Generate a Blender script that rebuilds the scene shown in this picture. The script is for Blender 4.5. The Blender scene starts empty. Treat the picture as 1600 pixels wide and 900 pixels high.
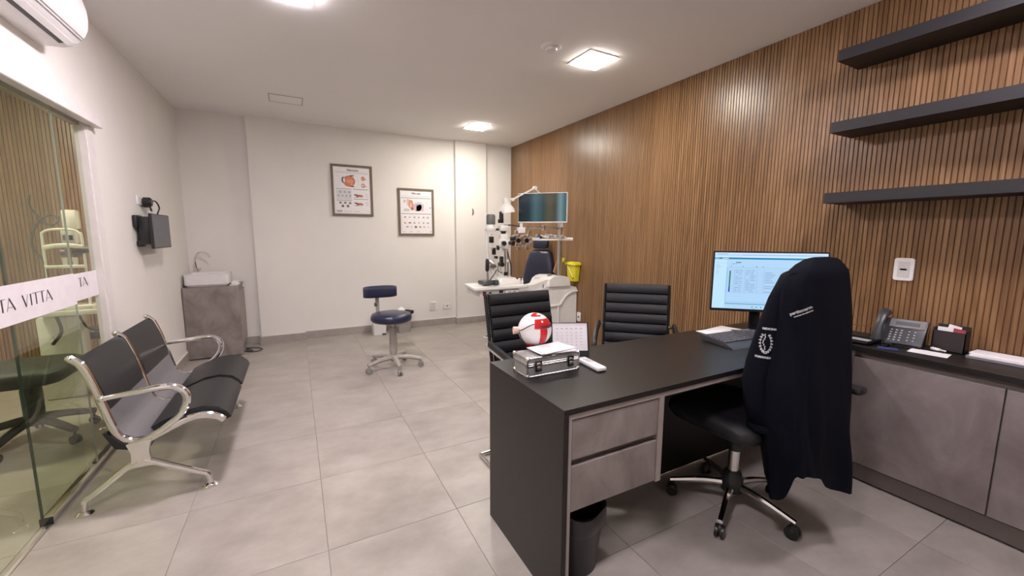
import bpy, bmesh, math, random
from mathutils import Vector, Matrix
from mathutils.bvhtree import BVHTree
random.seed(7)
PI = math.pi
scene = bpy.context.scene
C = scene.collection

# ------------------------------------------------------------------ camera
cam_d = bpy.data.cameras.new('camera'); cam = bpy.data.objects.new('camera', cam_d); C.objects.link(cam)
yaw, pitch, roll = math.radians(27.983), math.radians(-7.4613), math.radians(0.2717)
r_ = Vector((math.cos(yaw), -math.sin(yaw), 0))
f_ = Vector((math.sin(yaw)*math.cos(pitch), math.cos(yaw)*math.cos(pitch), math.sin(pitch)))
u_ = r_.cross(f_)
r2 = r_*math.cos(roll) + u_*math.sin(roll); u2 = -r_*math.sin(roll) + u_*math.cos(roll)
m4 = Matrix(((r2.x, u2.x, -f_.x, 0), (r2.y, u2.y, -f_.y, 0), (r2.z, u2.z, -f_.z, 1.39), (0, 0, 0, 1)))
cam.matrix_world = m4
cam_d.sensor_width = 36; cam_d.lens = 635.08/1600*36; cam_d.clip_start = 0.05
scene.camera = cam
# ------------------------------------------------------------------ world, exposure
w = bpy.data.worlds.new('world'); scene.world = w; w.use_nodes = True
w.node_tree.nodes['Background'].inputs[0].default_value = (0.9, 0.85, 0.8, 1)
w.node_tree.nodes['Background'].inputs[1].default_value = 0.12
scene.view_settings.view_transform = 'Standard'; scene.view_settings.look = 'None'
scene.view_settings.gamma = 1; scene.view_settings.use_curve_mapping = False
scene.view_settings.exposure = 1.75
WARM = (1.0, 0.935, 0.84); COOL = (1.0, 0.90, 0.97)
# ceiling panels: centre x, y, strength, colour
PANELS = [(2.18, 2.745, 40, WARM), (2.165, 5.05, 46, WARM), (0.04, 2.80, 72, COOL), (2.18, 0.45, 40, COOL), (0.04, 0.45, 55, COOL)]
ADJ_PANEL = (-2.3, 4.3, 80, (1.0, 0.9, 0.68))

# ------------------------------------------------------------------ materials
MATS = {}
def mat(name, col, rough=0.5, metal=0.0, spec=0.5, noise=None, bump=None, emit=None, coat=0.0):
    """noise=(scale, amount, (stretch)) varies value; bump=(scale, strength)"""
    if name in MATS: return MATS[name]
    m = bpy.data.materials.new(name); m.use_nodes = True; MATS[name] = m
    nt = m.node_tree; b = nt.nodes['Principled BSDF']
    b.inputs['Base Color'].default_value = (*col, 1); b.inputs['Roughness'].default_value = rough
    b.inputs['Metallic'].default_value = metal; b.inputs['Specular IOR Level'].default_value = spec
    b.inputs['Coat Weight'].default_value = coat
    tc = nt.nodes.new('ShaderNodeNewGeometry')
    if noise is None: noise = (14, 0.04)
    mp = nt.nodes.new('ShaderNodeMapping'); nt.links.new(tc.outputs['Position'], mp.inputs[0])
    if len(noise) > 2: mp.inputs['Scale'].default_value = noise[2]
    n = nt.nodes.new('ShaderNodeTexNoise'); n.inputs['Scale'].default_value = noise[0]; n.inputs['Detail'].default_value = 5
    n.inputs['Roughness'].default_value = 0.6
    nt.links.new(mp.outputs[0], n.inputs['Vector'])
    r = nt.nodes.new('ShaderNodeValToRGB'); a = noise[1]
    r.color_ramp.elements[0].position = .3; r.color_ramp.elements[1].position = .7
    r.color_ramp.elements[0].color = (*[max(0, c*(1-a)) for c in col], 1)
    r.color_ramp.elements[1].color = (*[min(1, c*(1+a)) for c in col], 1)
    nt.links.new(n.outputs[0], r.inputs[0]); nt.links.new(r.outputs[0], b.inputs['Base Color'])
    if bump:
        n2 = nt.nodes.new('ShaderNodeTexNoise'); n2.inputs['Scale'].default_value = bump[0]; n2.inputs['Detail'].default_value = 3
        nt.links.new(mp.outputs[0], n2.inputs['Vector'])
        bp = nt.nodes.new('ShaderNodeBump'); bp.inputs['Strength'].default_value = bump[1]; bp.inputs['Distance'].default_value = 0.01
        nt.links.new(n2.outputs[0], bp.inputs['Height']); nt.links.new(bp.outputs[0], b.inputs['Normal'])
    if emit:
        b.inputs['Emission Color'].default_value = (*emit[0], 1); b.inputs['Emission Strength'].default_value = emit[1]
    return m

def wood_mat():
    m = bpy.data.materials.new('oak_slat'); m.use_nodes = True; nt = m.node_tree; b = nt.nodes['Principled BSDF']
    g = nt.nodes.new('ShaderNodeNewGeometry'); L = nt.links.new
    oi = nt.nodes.new('ShaderNodeObjectInfo')
    mp = nt.nodes.new('ShaderNodeMapping'); mp.inputs['Scale'].default_value = (1, 1, 0.10); L(g.outputs['Position'], mp.inputs[0])
    n1 = nt.nodes.new('ShaderNodeTexNoise'); n1.inputs['Scale'].default_value = 5.0; n1.inputs['Detail'].default_value = 3
    L(mp.outputs[0], n1.inputs['Vector'])
    # cathedral rings
    wv = nt.nodes.new('ShaderNodeTexWave'); wv.wave_type = 'RINGS'; wv.rings_direction = 'SPHERICAL'
    wv.inputs['Scale'].default_value = 9; wv.inputs['Distortion'].default_value = 9; wv.inputs['Detail'].default_value = 3; wv.inputs['Detail Scale'].default_value = 1.2
    mp2 = nt.nodes.new('ShaderNodeMapping'); mp2.inputs['Scale'].default_value = (0.6, 1.1, 0.13); mp2.inputs['Location'].default_value = (0, -1.3, .4)
    L(g.outputs['Position'], mp2.inputs[0]); L(mp2.outputs[0], wv.inputs['Vector'])
    mp3 = nt.nodes.new('ShaderNodeMapping'); mp3.inputs['Scale'].default_value = (1, 1, 0.025); L(g.outputs['Position'], mp3.inputs[0])
    n2 = nt.nodes.new('ShaderNodeTexNoise'); n2.inputs['Scale'].default_value = 130; n2.inputs['Detail'].default_value = 2; L(mp3.outputs[0], n2.inputs['Vector'])
    def mul(a, k):
        x = nt.nodes.new('ShaderNodeMath'); x.operation = 'MULTIPLY'; L(a, x.inputs[0]); x.inputs[1].default_value = k; return x.outputs[0]
    def add(a, c):
        x = nt.nodes.new('ShaderNodeMath'); x.operation = 'ADD'; L(a, x.inputs[0]); L(c, x.inputs[1]); return x.outputs[0]
    s = add(add(mul(n1.outputs[0], .45), mul(wv.outputs[0], .14)), add(mul(n2.outputs[0], .34), mul(oi.outputs['Random'], .12)))
    r = nt.nodes.new('ShaderNodeValToRGB'); e = r.color_ramp.elements
    e[0].position = .30; e[0].color = (.140, .070, .030, 1); e[1].position = .78; e[1].color = (.350, .198, .100, 1)
    x = e.new(.54); x.color = (.240, .130, .057, 1)
    L(s, r.inputs[0]); L(r.outputs[0], b.inputs['Base Color']); b.inputs['Roughness'].default_value = .33; b.inputs['Specular IOR Level'].default_value = .5
    return m

def tile_mat():
    m = bpy.data.materials.new('porcelain_tile'); m.use_nodes = True; nt = m.node_tree; b = nt.nodes['Principled BSDF']; L = nt.links.new
    g = nt.nodes.new('ShaderNodeNewGeometry'); oi = nt.nodes.new('ShaderNodeObjectInfo')
    va = nt.nodes.new('ShaderNodeVectorMath'); va.operation = 'ADD'; L(g.outputs['Position'], va.inputs[0])
    sc = nt.nodes.new('ShaderNodeVectorMath'); sc.operation = 'SCALE'; L(oi.outputs['Location'], sc.inputs[0]); sc.inputs['Scale'].default_value = 3.7
    L(sc.outputs[0], va.inputs[1])
    mp = nt.nodes.new('ShaderNodeMapping'); mp.inputs['Scale'].default_value = (1, 1.4, 1); mp.inputs['Rotation'].default_value = (0, 0, .5); L(va.outputs[0], mp.inputs[0])
    n = nt.nodes.new('ShaderNodeTexNoise'); n.inputs['Scale'].default_value = 3.2; n.inputs['Detail'].default_value = 9; n.inputs['Roughness'].default_value = .62
    L(mp.outputs[0], n.inputs['Vector'])
    r = nt.nodes.new('ShaderNodeValToRGB'); e = r.color_ramp.elements
    e[0].position = .30; e[0].color = (.285, .255, .225, 1); e[1].position = .68; e[1].color = (.405, .37, .335, 1)
    L(n.outputs[0], r.inputs[0]); L(r.outputs[0], b.inputs['Base Color'])
    r2_ = nt.nodes.new('ShaderNodeMapRange'); r2_.inputs['To Min'].default_value = .26; r2_.inputs['To Max'].default_value = .44
    L(n.outputs[0], r2_.inputs[0]); L(r2_.outputs[0], b.inputs['Roughness'])
    b.inputs['Specular IOR Level'].default_value = .45
    return m

def concrete_mat(name, lo, hi, seed=0.0):
    m = bpy.data.materials.new(name); m.use_nodes = True; nt = m.node_tree; b = nt.nodes['Principled BSDF']; L = nt.links.new
    g = nt.nodes.new('ShaderNodeNewGeometry')
    mp = nt.nodes.new('ShaderNodeMapping'); mp.inputs['Location'].default_value = (seed, seed*2, seed); mp.inputs['Scale'].default_value = (1, 1, .7); L(g.outputs['Position'], mp.inputs[0])
    n = nt.nodes.new('ShaderNodeTexNoise'); n.inputs['Scale'].default_value = 5; n.inputs['Detail'].default_value = 10; n.inputs['Roughness'].default_value = .6; n.inputs['Distortion'].default_value = .5
    L(mp.outputs[0], n.inputs['Vector'])
    r = nt.nodes.new('ShaderNodeValToRGB'); e = r.color_ramp.elements
    e[0].position = .33; e[0].color = (*lo, 1); e[1].position = .68; e[1].color = (*hi, 1)
    L(n.outputs[0], r.inputs[0]); L(r.outputs[0], b.inputs['Base Color']); b.inputs['Roughness'].default_value = .55
    return m

def glass_mat(name, tint, rough=0.0):
    m = bpy.data.materials.new(name); m.use_nodes = True; nt = m.node_tree; nt.nodes.remove(nt.nodes['Principled BSDF'])
    out = nt.nodes['Material Output']; L = nt.links.new
    t = nt.nodes.new('ShaderNodeBsdfTransparent'); t.inputs[0].default_value = (*tint, 1)
    g = nt.nodes.new('ShaderNodeBsdfGlossy'); g.inputs['Roughness'].default_value = 0.01; g.inputs[0].default_value = (1, 1, 1, 1)
    fr = nt.nodes.new('ShaderNodeFresnel'); fr.inputs[0].default_value = 1.45
    bf = nt.nodes.new('ShaderNodeNewGeometry'); ml = nt.nodes.new('ShaderNodeMath'); ml.operation = 'SUBTRACT'; ml.use_clamp = True
    L(fr.outputs[0], ml.inputs[0]); L(bf.outputs['Backfacing'], ml.inputs[1])
    mx = nt.nodes.new('ShaderNodeMixShader'); L(ml.outputs[0], mx.inputs[0]); L(t.outputs[0], mx.inputs[1]); L(g.outputs[0], mx.inputs[2])
    L(mx.outputs[0], out.inputs[0]); return m

WOOD = wood_mat(); TILE = tile_mat()
CONC = concrete_mat('concrete_laminate', (.155, .128, .115), (.30, .262, .245))
CONC2 = concrete_mat('concrete_laminate_door', (.17, .14, .132), (.275, .238, .23), 3.1)
PAINT = mat('wall_paint', (.765, .74, .70), .7, noise=(3, .015), bump=(160, .05))
CEILP = mat('ceiling_paint', (.84, .82, .81), .8, noise=(2, .012))
WOODBACK = mat('slat_backing', (.17, .062, .026), .8, noise=(20, .2))
GROUT = mat('grout', (.24, .205, .175), .8)
BASEB = mat('baseboard_tile', (.36, .325, .295), .4, noise=(9, .1))
WHITEP = mat('white_plastic', (.78, .76, .75), .35)
WHITEM = mat('white_enamel', (.78, .77, .74), .25)
WHITET = mat('white_trim', (.72, .68, .66), .45)
BLACKL = mat('black_laminate', (.0115, .0095, .0088), .38, spec=.4, noise=(60, .3), bump=(260, .12))
BLACKP = mat('black_plastic', (.012, .012, .013), .4)
BLACKG = mat('black_gloss', (.008, .008, .009), .12)
CHARC = mat('charcoal_paint', (.011, .010, .013), .5)
LEATHER = mat('black_leatherette', (.008, .008, .0105), .42, bump=(350, .25))
NAVY = mat('navy_leatherette', (.018, .022, .055), .28, bump=(300, .12))
CHROME = mat('chrome', (.80, .79, .77), .09, metal=1.0)
STEEL = mat('brushed_steel', (.55, .54, .53), .3, metal=1.0)
TAUPE = mat('taupe_melamine', (.30, .258, .235), .5)
TAUPED = mat('dark_taupe_melamine', (.12, .098, .088), .55)
GREYP = mat('grey_plastic', (.30, .28, .26), .45)
DGREY = mat('dark_grey_plastic', (.06, .062, .068), .4)
MESHG = mat('perforated_steel', (.23, .22, .235), .45, metal=.5, noise=(260, .25))
PAPER = mat('paper', (.82, .80, .82), .7, noise=(25, .03))
CERAM = mat('ceramic', (.72, .70, .70), .15)
FRAMEB = mat('brown_frame', (.155, .115, .075), .5, noise=(40, .15, (1, 1, .2)))
COAT = mat('navy_cloth', (.0022, .0032, .0075), .8, spec=.12, bump=(420, .3))
EMBR = mat('white_embroidery', (.55, .55, .56), .8)
RED = mat('red_gloss', (.55, .02, .02), .15)
YEL = mat('yellow_plastic', (.70, .62, .03), .4)
INK = mat('black_ink', (.03, .03, .035), .6)
GLASS = glass_mat('green_glass', (.93, .96, .90))
EDGE = mat('glass_edge', (.02, .05, .035), .2)
VINYL = mat('frosted_vinyl', (.80, .75, .78), .5)
def ink(name, c): return mat('ink_'+name, c, .6)

# ------------------------------------------------------------------ mesh builder
class MB:
    def __init__(s): s.bm = bmesh.new()
    def box(s, x0, y0, z0, x1, y1, z1, bev=0, seg=2, M=None):
        r = bmesh.ops.create_cube(s.bm, size=1)
        vs = r['verts']
        for v in vs:
            v.co = Vector(((x0+x1)/2+v.co.x*(x1-x0), (y0+y1)/2+v.co.y*(y1-y0), (z0+z1)/2+v.co.z*(z1-z0)))
        if bev:
            es = list({e for v in vs for e in v.link_edges})
            q = bmesh.ops.bevel(s.bm, geom=es, offset=bev, segments=seg, affect='EDGES', profile=.5)
            vs = list({v for f in q['faces'] for v in f.verts} | {v for v in vs if v.is_valid})
        if M is not None:
            for v in vs: v.co = M @ v.co
        return s
    def obox(s, c, size, rot=(0, 0, 0), bev=0, seg=2):
        from mathutils import Euler
        M = Matrix.Translation(c) @ Euler(rot).to_matrix().to_4x4()
        return s.box(-size[0]/2, -size[1]/2, -size[2]/2, size[0]/2, size[1]/2, size[2]/2, bev, seg, M)
    def ring(s, c, n, r, seg, up=None):
        n = Vector(n).normalized()
        a = Vector(up) if up is not None else (Vector((0, 0, 1)) if abs(n.z) < .9 else Vector((1, 0, 0)))
        u = n.cross(a).normalized(); v = n.cross(u)
        return [s.bm.verts.new(Vector(c)+u*math.cos(t)*r+v*math.sin(t)*r) for t in [2*PI*i/seg for i in range(seg)]]
    def bridge(s, A, B):
        n = len(A)
        for i in range(n):
            try: s.bm.faces.new((A[i], A[(i+1) % n], B[(i+1) % n], B[i]))
            except ValueError: pass
    def cap(s, A):
        try: s.bm.faces.new(A)
        except ValueError: pass
    def cyl(s, p0, p1, r0, r1=None, seg=16):
        p0 = Vector(p0); p1 = Vector(p1); r1 = r0 if r1 is None else r1
        A = s.ring(p0, p1-p0, r0, seg); B = s.ring(p1, p1-p0, r1, seg)
        s.bridge(A, B); s.cap(A[::-1]); s.cap(B); return s
    def loft(s, rings, caps=True):
        R = [[s.bm.verts.new(Vector(p)) for p in ring] for ring in rings]
        for a, b in zip(R, R[1:]): s.bridge(a, b)
        if caps: s.cap(R[0][::-1]); s.cap(R[-1])
        return s
    def tube(s, pts, r, seg=8, sub=4, closed=False, flat=1.0):
        P = [Vector(p) for p in pts]; Q = []
        if sub > 1 and len(P) > 2:
            for i in range(len(P)-1):
                a = P[max(i-1, 0)]; b = P[i]; c = P[i+1]; d = P[min(i+2, len(P)-1)]
                for k in range(sub):
                    t = k/sub
                    Q.append(.5*((2*b)+(c-a)*t+(2*a-5*b+4*c-d)*t*t+(3*b-a-3*c+d)*t*t*t))
            Q.append(P[-1])
        else: Q = P
        n = len(Q); rr = (lambda i: r) if not callable(r) else (lambda i: r(i/(n-1)))
        up = None; prev = None; first = None
        for i, q in enumerate(Q):
            t = (Q[min(i+1, n-1)]-Q[max(i-1, 0)]).normalized()
            if up is None: up = Vector((0, 0, 1)) if abs(t.z) < .9 else Vector((1, 0, 0))
            u = t.cross(up).normalized(); v = u.cross(t).normalized(); up = v
            R = [s.bm.verts.new(q+u*math.cos(a)*rr(i)+v*math.sin(a)*rr(i)*flat) for a in [2*PI*k/seg for k in range(seg)]]
            if prev: s.bridge(prev, R)
            else: first = R
            prev = R
        s.cap(first[::-1]); s.cap(prev); return s
    def lathe(s, prof, c=(0, 0, 0), seg=24, axis=None):
        c = Vector(c)
        M = Vector((0, 0, 1)).rotation_difference(Vector(axis)).to_matrix() if axis is not None else Matrix.Identity(3)
        prev = None
        for r, z in prof:
            R = [s.bm.verts.new(c + M @ Vector((max(r, 1e-4)*math.cos(a), max(r, 1e-4)*math.sin(a), z))) for a in [2*PI*k/seg for k in range(seg)]]
            if prev: s.bridge(prev, R)
            else: s.cap(R[::-1])
            prev = R
        s.cap(prev); return s
    def sph(s, c, r, seg=20, rings=12, sc=(1, 1, 1)):
        q = bmesh.ops.create_uvsphere(s.bm, u_segments=seg, v_segments=rings, radius=r)
        for v in q['verts']: v.co = Vector((v.co.x*sc[0], v.co.y*sc[1], v.co.z*sc[2]))+Vector(c)
        return s
    def prism(s, pts, axis, a0, a1):
        """pts 2D; axis 'x': (y,z), 'y': (x,z), 'z': (x,y)"""
        def f(p, a): return {'x': (a, p[0], p[1]), 'y': (p[0], a, p[1]), 'z': (p[0], p[1], a)}[axis]
        A = [s.bm.verts.new(f(p, a0)) for p in pts]; B = [s.bm.verts.new(f(p, a1)) for p in pts]
        s.bridge(A, B); s.cap(A[::-1]); s.cap(B); return s
    def ribbon(s, prof, thick, axis, a0, a1):
        """open 2D profile thickened by `thick` along its normal and extruded"""
        P = [Vector(p) for p in prof]; O = []
        for i, p in enumerate(P):
            t = (P[min(i+1, len(P)-1)]-P[max(i-1, 0)]).normalized()
            O.append(p+Vector((-t.y, t.x))*thick)
        return s.prism([tuple(p) for p in P]+[tuple(p) for p in O[::-1]], axis, a0, a1)
    def quad(s, pts):
        s.bm.faces.new([s.bm.verts.new(Vector(p)) for p in pts]); return s
    def xf(s, M):
        bmesh.ops.transform(s.bm, matrix=M, verts=s.bm.verts); return s
    def build(s, name, m, parent=None, world=False, label=None, smooth=35):
        bmesh.ops.recalc_face_normals(s.bm, faces=s.bm.faces)
        me = bpy.data.meshes.new(name)
        if parent is not None and world:
            top = parent; M = Matrix.Identity(4)
            while top is not None: M = top.matrix_basis @ M; top = top.parent
            s.bm.transform(M.inverted())
        s.bm.to_mesh(me); s.bm.free(); me.materials.append(m)
        if smooth:
            me.shade_smooth(); me.set_sharp_from_angle(angle=math.radians(smooth))
        o = bpy.data.objects.new(name, me); C.objects.link(o)
        if parent is not None: o.parent = parent
        if label: o['label'] = label
        return o

def islands(o):
    """turn each separate piece of a mesh into an object of its own, same name and parent"""
    bm = bmesh.new(); bm.from_mesh(o.data); seen = set(); groups = []
    for v in bm.verts:
        if v in seen: continue
        st_ = [v]; seen.add(v); g = []
        while st_:
            a = st_.pop(); g.append(a)
            for e in a.link_edges:
                b = e.other_vert(a)
                if b not in seen: seen.add(b); st_.append(b)
        groups.append({x.index for x in g})
    bm.free()
    for k, g in enumerate(groups[1:]+groups[:1]):
        bm = bmesh.new(); bm.from_mesh(o.data); bm.verts.ensure_lookup_table()
        bmesh.ops.delete(bm, geom=[v for v in bm.verts if v.index not in g], context='VERTS')
        if k < len(groups)-1:
            me = bpy.data.meshes.new(o.name); bm.to_mesh(me); me.materials.append(o.data.materials[0])
            c = bpy.data.objects.new(o.name.split('.')[0], me); C.objects.link(c); c.parent = o.parent; c.matrix_local = o.matrix_local
        else: bm.to_mesh(o.data)
        bm.free()
    return o
def thing(name, label, cat, loc=(0, 0, 0), rotz=0, group=None):
    o = bpy.data.objects.new(name, None); C.objects.link(o); o.empty_display_size = .05
    o.location = loc; o.rotation_euler = (0, 0, rotz); o['label'] = label; o['category'] = cat
    if group: o['group'] = group
    return o
def tag(o, label, cat, group=None):
    o['label'] = label; o['category'] = cat
    if group: o['group'] = group
    return o
def struct(name, mb, m, parent=None):
    o = mb.build(name, m, parent, smooth=30)
    if parent is None: o['kind'] = 'structure'
    return o
def copy_tree(o, parent=None):
    c = o.copy(); C.objects.link(c)
    c.parent = parent
    for ch in [x for x in bpy.data.objects if x.parent == o]: copy_tree(ch, c)
    return c
def rr(x0, x1, y0, y1, z, n=4, r=.03):
    pts = []
    for cx, cy, a0 in ((x1-r, y1-r, 0), (x0+r, y1-r, 90), (x0+r, y0+r, 180), (x1-r, y0+r, 270)):
        for k in range(n+1):
            a = math.radians(a0+90*k/n); pts.append((cx+r*math.cos(a), cy+r*math.sin(a), z))
    return pts
def text_pts(body, size, extrude=0.0008, spacing=1.0, bold=0.0):
    cu = bpy.data.curves.new('lettering', 'FONT'); cu.body = body; cu.size = size; cu.extrude = extrude; cu.resolution_u = 2
    cu.space_character = spacing; cu.align_x = 'CENTER'; cu.align_y = 'CENTER'; cu.offset = bold
    o = bpy.data.objects.new('lettering', cu); C.objects.link(o)
    dg = bpy.context.evaluated_depsgraph_get()
    me = bpy.data.meshes.new_from_object(o.evaluated_get(dg))
    bpy.data.objects.remove(o); bpy.data.curves.remove(cu)
    return me
def text_part(name, body, size, M, m, parent, extrude=.0006, spacing=1.0, bold=0.0, mapf=None):
    """M maps text plane (x right, y up, z out) to world (or mapf per vertex); built into parent's space"""
    me = text_pts(body, size, extrude, spacing, bold)
    top = parent; W = Matrix.Identity(4)
    while top is not None: W = top.matrix_basis @ W; top = top.parent
    Wi = W.inverted()
    for v in me.vertices: v.co = Wi @ (mapf(v.co) if mapf else (M @ v.co))
    me.materials.clear(); me.materials.append(m); me.name = name
    o = bpy.data.objects.new(name, me); C.objects.link(o); o.parent = parent; o['kind'] = 'stuff'
    return o
def frame(o, ex, ey, ez=None):
    ex = Vector(ex).normalized(); ey = Vector(ey).normalized(); ez = ex.cross(ey) if ez is None else Vector(ez)
    return Matrix(((ex.x, ey.x, ez.x, o[0]), (ex.y, ey.y, ez.y, o[1]), (ex.z, ey.z, ez.z, o[2]), (0, 0, 0, 1)))

# ================================================================== SETTING
XL, XR, YB, YF, H = -1.108, 3.141, 5.97, -1.7, 2.773
AX = -3.9                                   # far side of the adjoining room
struct('floor', MB().box(AX, YF, -.06, XR+.1, YB+.1, -.004), GROUT)
floor = bpy.data.objects['floor']
S = .6; GX = .0539; GY = 1.8207
tmeshes = {}
i0 = math.floor((AX-GX)/S); i1 = math.ceil((XR-GX)/S); j0 = math.floor((YF-GY)/S); j1 = math.ceil((YB-GY)/S)
for i in range(i0, i1):
    for j in range(j0, j1):
        xs = (max(GX+i*S, AX)+.0012, min(GX+(i+1)*S, XR)-.0012); ys = (max(GY+j*S, YF)+.0012, min(GY+(j+1)*S, YB)-.0012)
        if xs[1]-xs[0] < .02 or ys[1]-ys[0] < .02: continue
        if xs[1] < XL and ys[1] < 1.5: continue
        key = (round(xs[1]-xs[0], 3), round(ys[1]-ys[0], 3))
        if key not in tmeshes:
            o = MB().box(-key[0]/2, -key[1]/2, -.008, key[0]/2, key[1]/2, 0, .0008, 1).build('tile', TILE, floor)
            tmeshes[key] = o
        else:
            o = tmeshes[key].copy(); C.objects.link(o)
        o.location = ((xs[0]+xs[1])/2, (ys[0]+ys[1])/2, 0)
struct('ceiling', MB().box(AX, YF, H, XR+.1, YB+.1, H+.1), CEILP)
# back wall with two shallow pilasters
bw = MB().box(XL-.1, YB, 0, XR+.1, YB+.12, H)
struct('wall_back', bw, PAINT)
struct('trim_1', MB().box(-.442, YB-.07, 0, .050, YB, H), PAINT)
struct('trim_2', MB().box(2.172, YB-.075, 0, 2.672, YB, H), PAINT)
# left wall with door opening (x from XL-.050 to XL)
DY1 = 3.56; DY0 = 1.3; DZ = 2.07
lw = MB().box(XL-.050, DY1, 0, XL, YB, H).box(XL-.050, YF, 0, XL, DY0, H).box(XL-.050, DY0, DZ, XL, DY1, H)
struct('wall_left', lw, PAINT)
struct('wall_front', MB().box(AX, YF-.1, 0, XR+.1, YF, H), PAINT)
# right wall: backing, slats
wr = struct('wall_right', MB().box(XR+.0085, YF, 0, XR+.12, YB, H), WOODBACK)
P = .024; sl = None
y = YB-.004; n = 0
while y-P > .38:
    if sl is None:
        sl = MB().box(0, -.0098, 0.0, .0095, .0098, H, .0012, 1).build('slat', WOOD, wr); o = sl
    else: o = sl.copy(); C.objects.link(o)
    o.location = (XR, y-P/2, 0); y -= P; n += 1
rest = MB()
while y-P > YF:
    rest.box(XR, y-P/2-.0098, 0, XR+.0095, y-P/2+.0098, H); y -= P
o = rest.build('slat_run', WOOD, wr); o['kind'] = 'stuff'
# baseboards
def bb(name, segs):
    m = MB(); t = MB()
    for s_ in segs:
        m.box(*s_[:2], 0, *s_[2:], .10); 
    o = struct(name, m, BASEB)
    for s_ in segs: t.box(s_[0], s_[1], .10, s_[2], s_[3], .108)
    t.build('top_bead', WHITET, o)
bb('baseboard_back', [(XL, YB-.012, -.454, YB), (-.454, YB-.082, .062, YB-.07), (.062, YB-.012, 2.160, YB), (2.160, YB-.087, 2.684, YB-.075), (2.684, YB-.012, XR, YB),
                      (.050, YB-.07, .062, YB), (2.160, YB-.075, 2.172, YB), (2.672, YB-.075, 2.684, YB), (-.454, YB-.07, -.442, YB)])
bb('baseboard_left', [(XL, DY1+.085, XL+.012, YB)])
# door frame, header track cover
d1 = MB().box(XL-.050, DY1-.014, 0, XL+.002, DY1, DZ+.05).build('door_1', WHITET); d1['kind'] = 'structure'
MB().box(XL, DY1, 0, XL+.008, DY1+.085, DZ).build('architrave', WHITET, d1)
MB().box(XL, DY0, 2.055, XL+.055, 3.66, 2.142, .004, 1).build('track_cover', WHITET, d1)
MB().box(XL-.060, DY0, 2.045, XL-.022, DY1-.014, 2.069).build('head_rail', STEEL, d1)
MB().box(XL-.040, 2.62, 0, XL+.004, DY1-.014, .034, .003, 2).build('floor_rail', CHROME, d1)
MB().box(XL-.030, 3.16, .034, XL-.012, DY1-.016, .040).box(XL-.041, 2.612, 0, XL+.005, 2.62, .036).build('rail_gasket', BLACKP, d1)
MB().box(XL-.012, DY0, 0, XL+.002, 2.61, .006).build('floor_guide', STEEL, d1)
# glass leaves
GXA = XL-.004; GXB = XL-.034
def vitta_text(parent, letters, y_end, zc, hgt, x, pitchk=1.0):
    """thin condensed capitals written leftwards from y_end (text reads towards +y)"""
    t = MB(); t2 = MB(); yy = y_end; th = .0075; tn = .0025
    def stroke(mb, a, b, wd):
        a = Vector((y_end+(a[0]-y_end)*1.13, a[1])); b = Vector((y_end+(b[0]-y_end)*1.13, b[1])); d = (b-a).normalized(); nn = Vector((-d.y, d.x))*wd/2
        mb.loft([[(x, *(a+nn)), (x, *(a-nn)), (x+.0012, *(a-nn)), (x+.0012, *(a+nn))], [(x, *(b+nn)), (x, *(b-nn)), (x+.0012, *(b-nn)), (x+.0012, *(b+nn))]])
    z0, z1 = zc-hgt/2, zc+hgt/2
    for ch in reversed(letters):
        if ch == 'A':
            stroke(t, (yy, z0), (yy-.032, z1), th); stroke(t2, (yy-.052, z0), (yy-.032, z1), tn); stroke(t2, (yy-.046, z0+hgt*.28), (yy-.012, z0+hgt*.28), tn); yy -= .060
        elif ch == 'T':
            stroke(t, (yy-.018, z0), (yy-.018, z1), th); stroke(t2, (yy+.004, z1), (yy-.044, z1), tn*1.3); yy -= .048
        elif ch == 'I':
            stroke(t, (yy-.008, z0), (yy-.008, z1), th); yy -= .030
        elif ch == 'V':
            stroke(t, (yy-.036, z1), (yy-.016, z0), th); stroke(t2, (yy, z1), (yy-.016, z0), tn); yy -= .056
        elif ch == 'N':
            stroke(t2, (yy, z0), (yy, z1), tn); stroke(t, (yy-.04, z1), (yy, z0), th); stroke(t2, (yy-.04, z0), (yy-.04, z1), tn); yy -= .06
        elif ch == ' ': yy -= .035
    q = t.build('lettering', INK, parent, world=True, smooth=0); q['kind'] = 'stuff'
    q = t2.build('lettering', ink('grey', (.25, .22, .24)), parent, world=True, smooth=0); q['kind'] = 'stuff'
gA = thing('sliding_glass_door', 'near sliding glass door leaf, frosted band lettered VITTA', 'glass door', (GXA, 2.2, 0))
MB().box(GXA-.004, DY0+.05, .038, GXA+.004, 3.155, 2.06).build('pane', GLASS, gA, world=True, smooth=0)
MB().box(GXA-.0042, 3.153, .038, GXA+.0042, 3.1555, 2.06).build('pane_edge', ink('edge_pale', (.30, .36, .30)), gA, world=True)
MB().box(GXA+.0042, DY0+.05, .990, GXA+.005, 3.1555, 1.164).build('frosted_band', VINYL, gA, world=True)
vitta_text(gA, 'TTA VITTA', 2.900, 1.079, .055, GXA+.0052)
gB = thing('fixed_glass_panel', 'far fixed glass panel in floor rail, band ending in TA', 'glass panel', (GXB, 3.0, .006))
MB().box(GXB-.004, 2.626, .036, GXB+.004, DY1-.016, 2.065).build('pane', GLASS, gB, world=True, smooth=0)
MB().box(GXB-.0045, 2.622, .010, GXB+.0045, 2.628, 2.065).build('pane_edge', EDGE, gB, world=True)
MB().box(GXB+.0042, 2.63, .995, GXB+.005, DY1-.016, 1.153).build('frosted_band', VINYL, gB, world=True)
vitta_text(gB, 'TA', 3.400, 1.098, .052, GXB+.0052)
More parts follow.
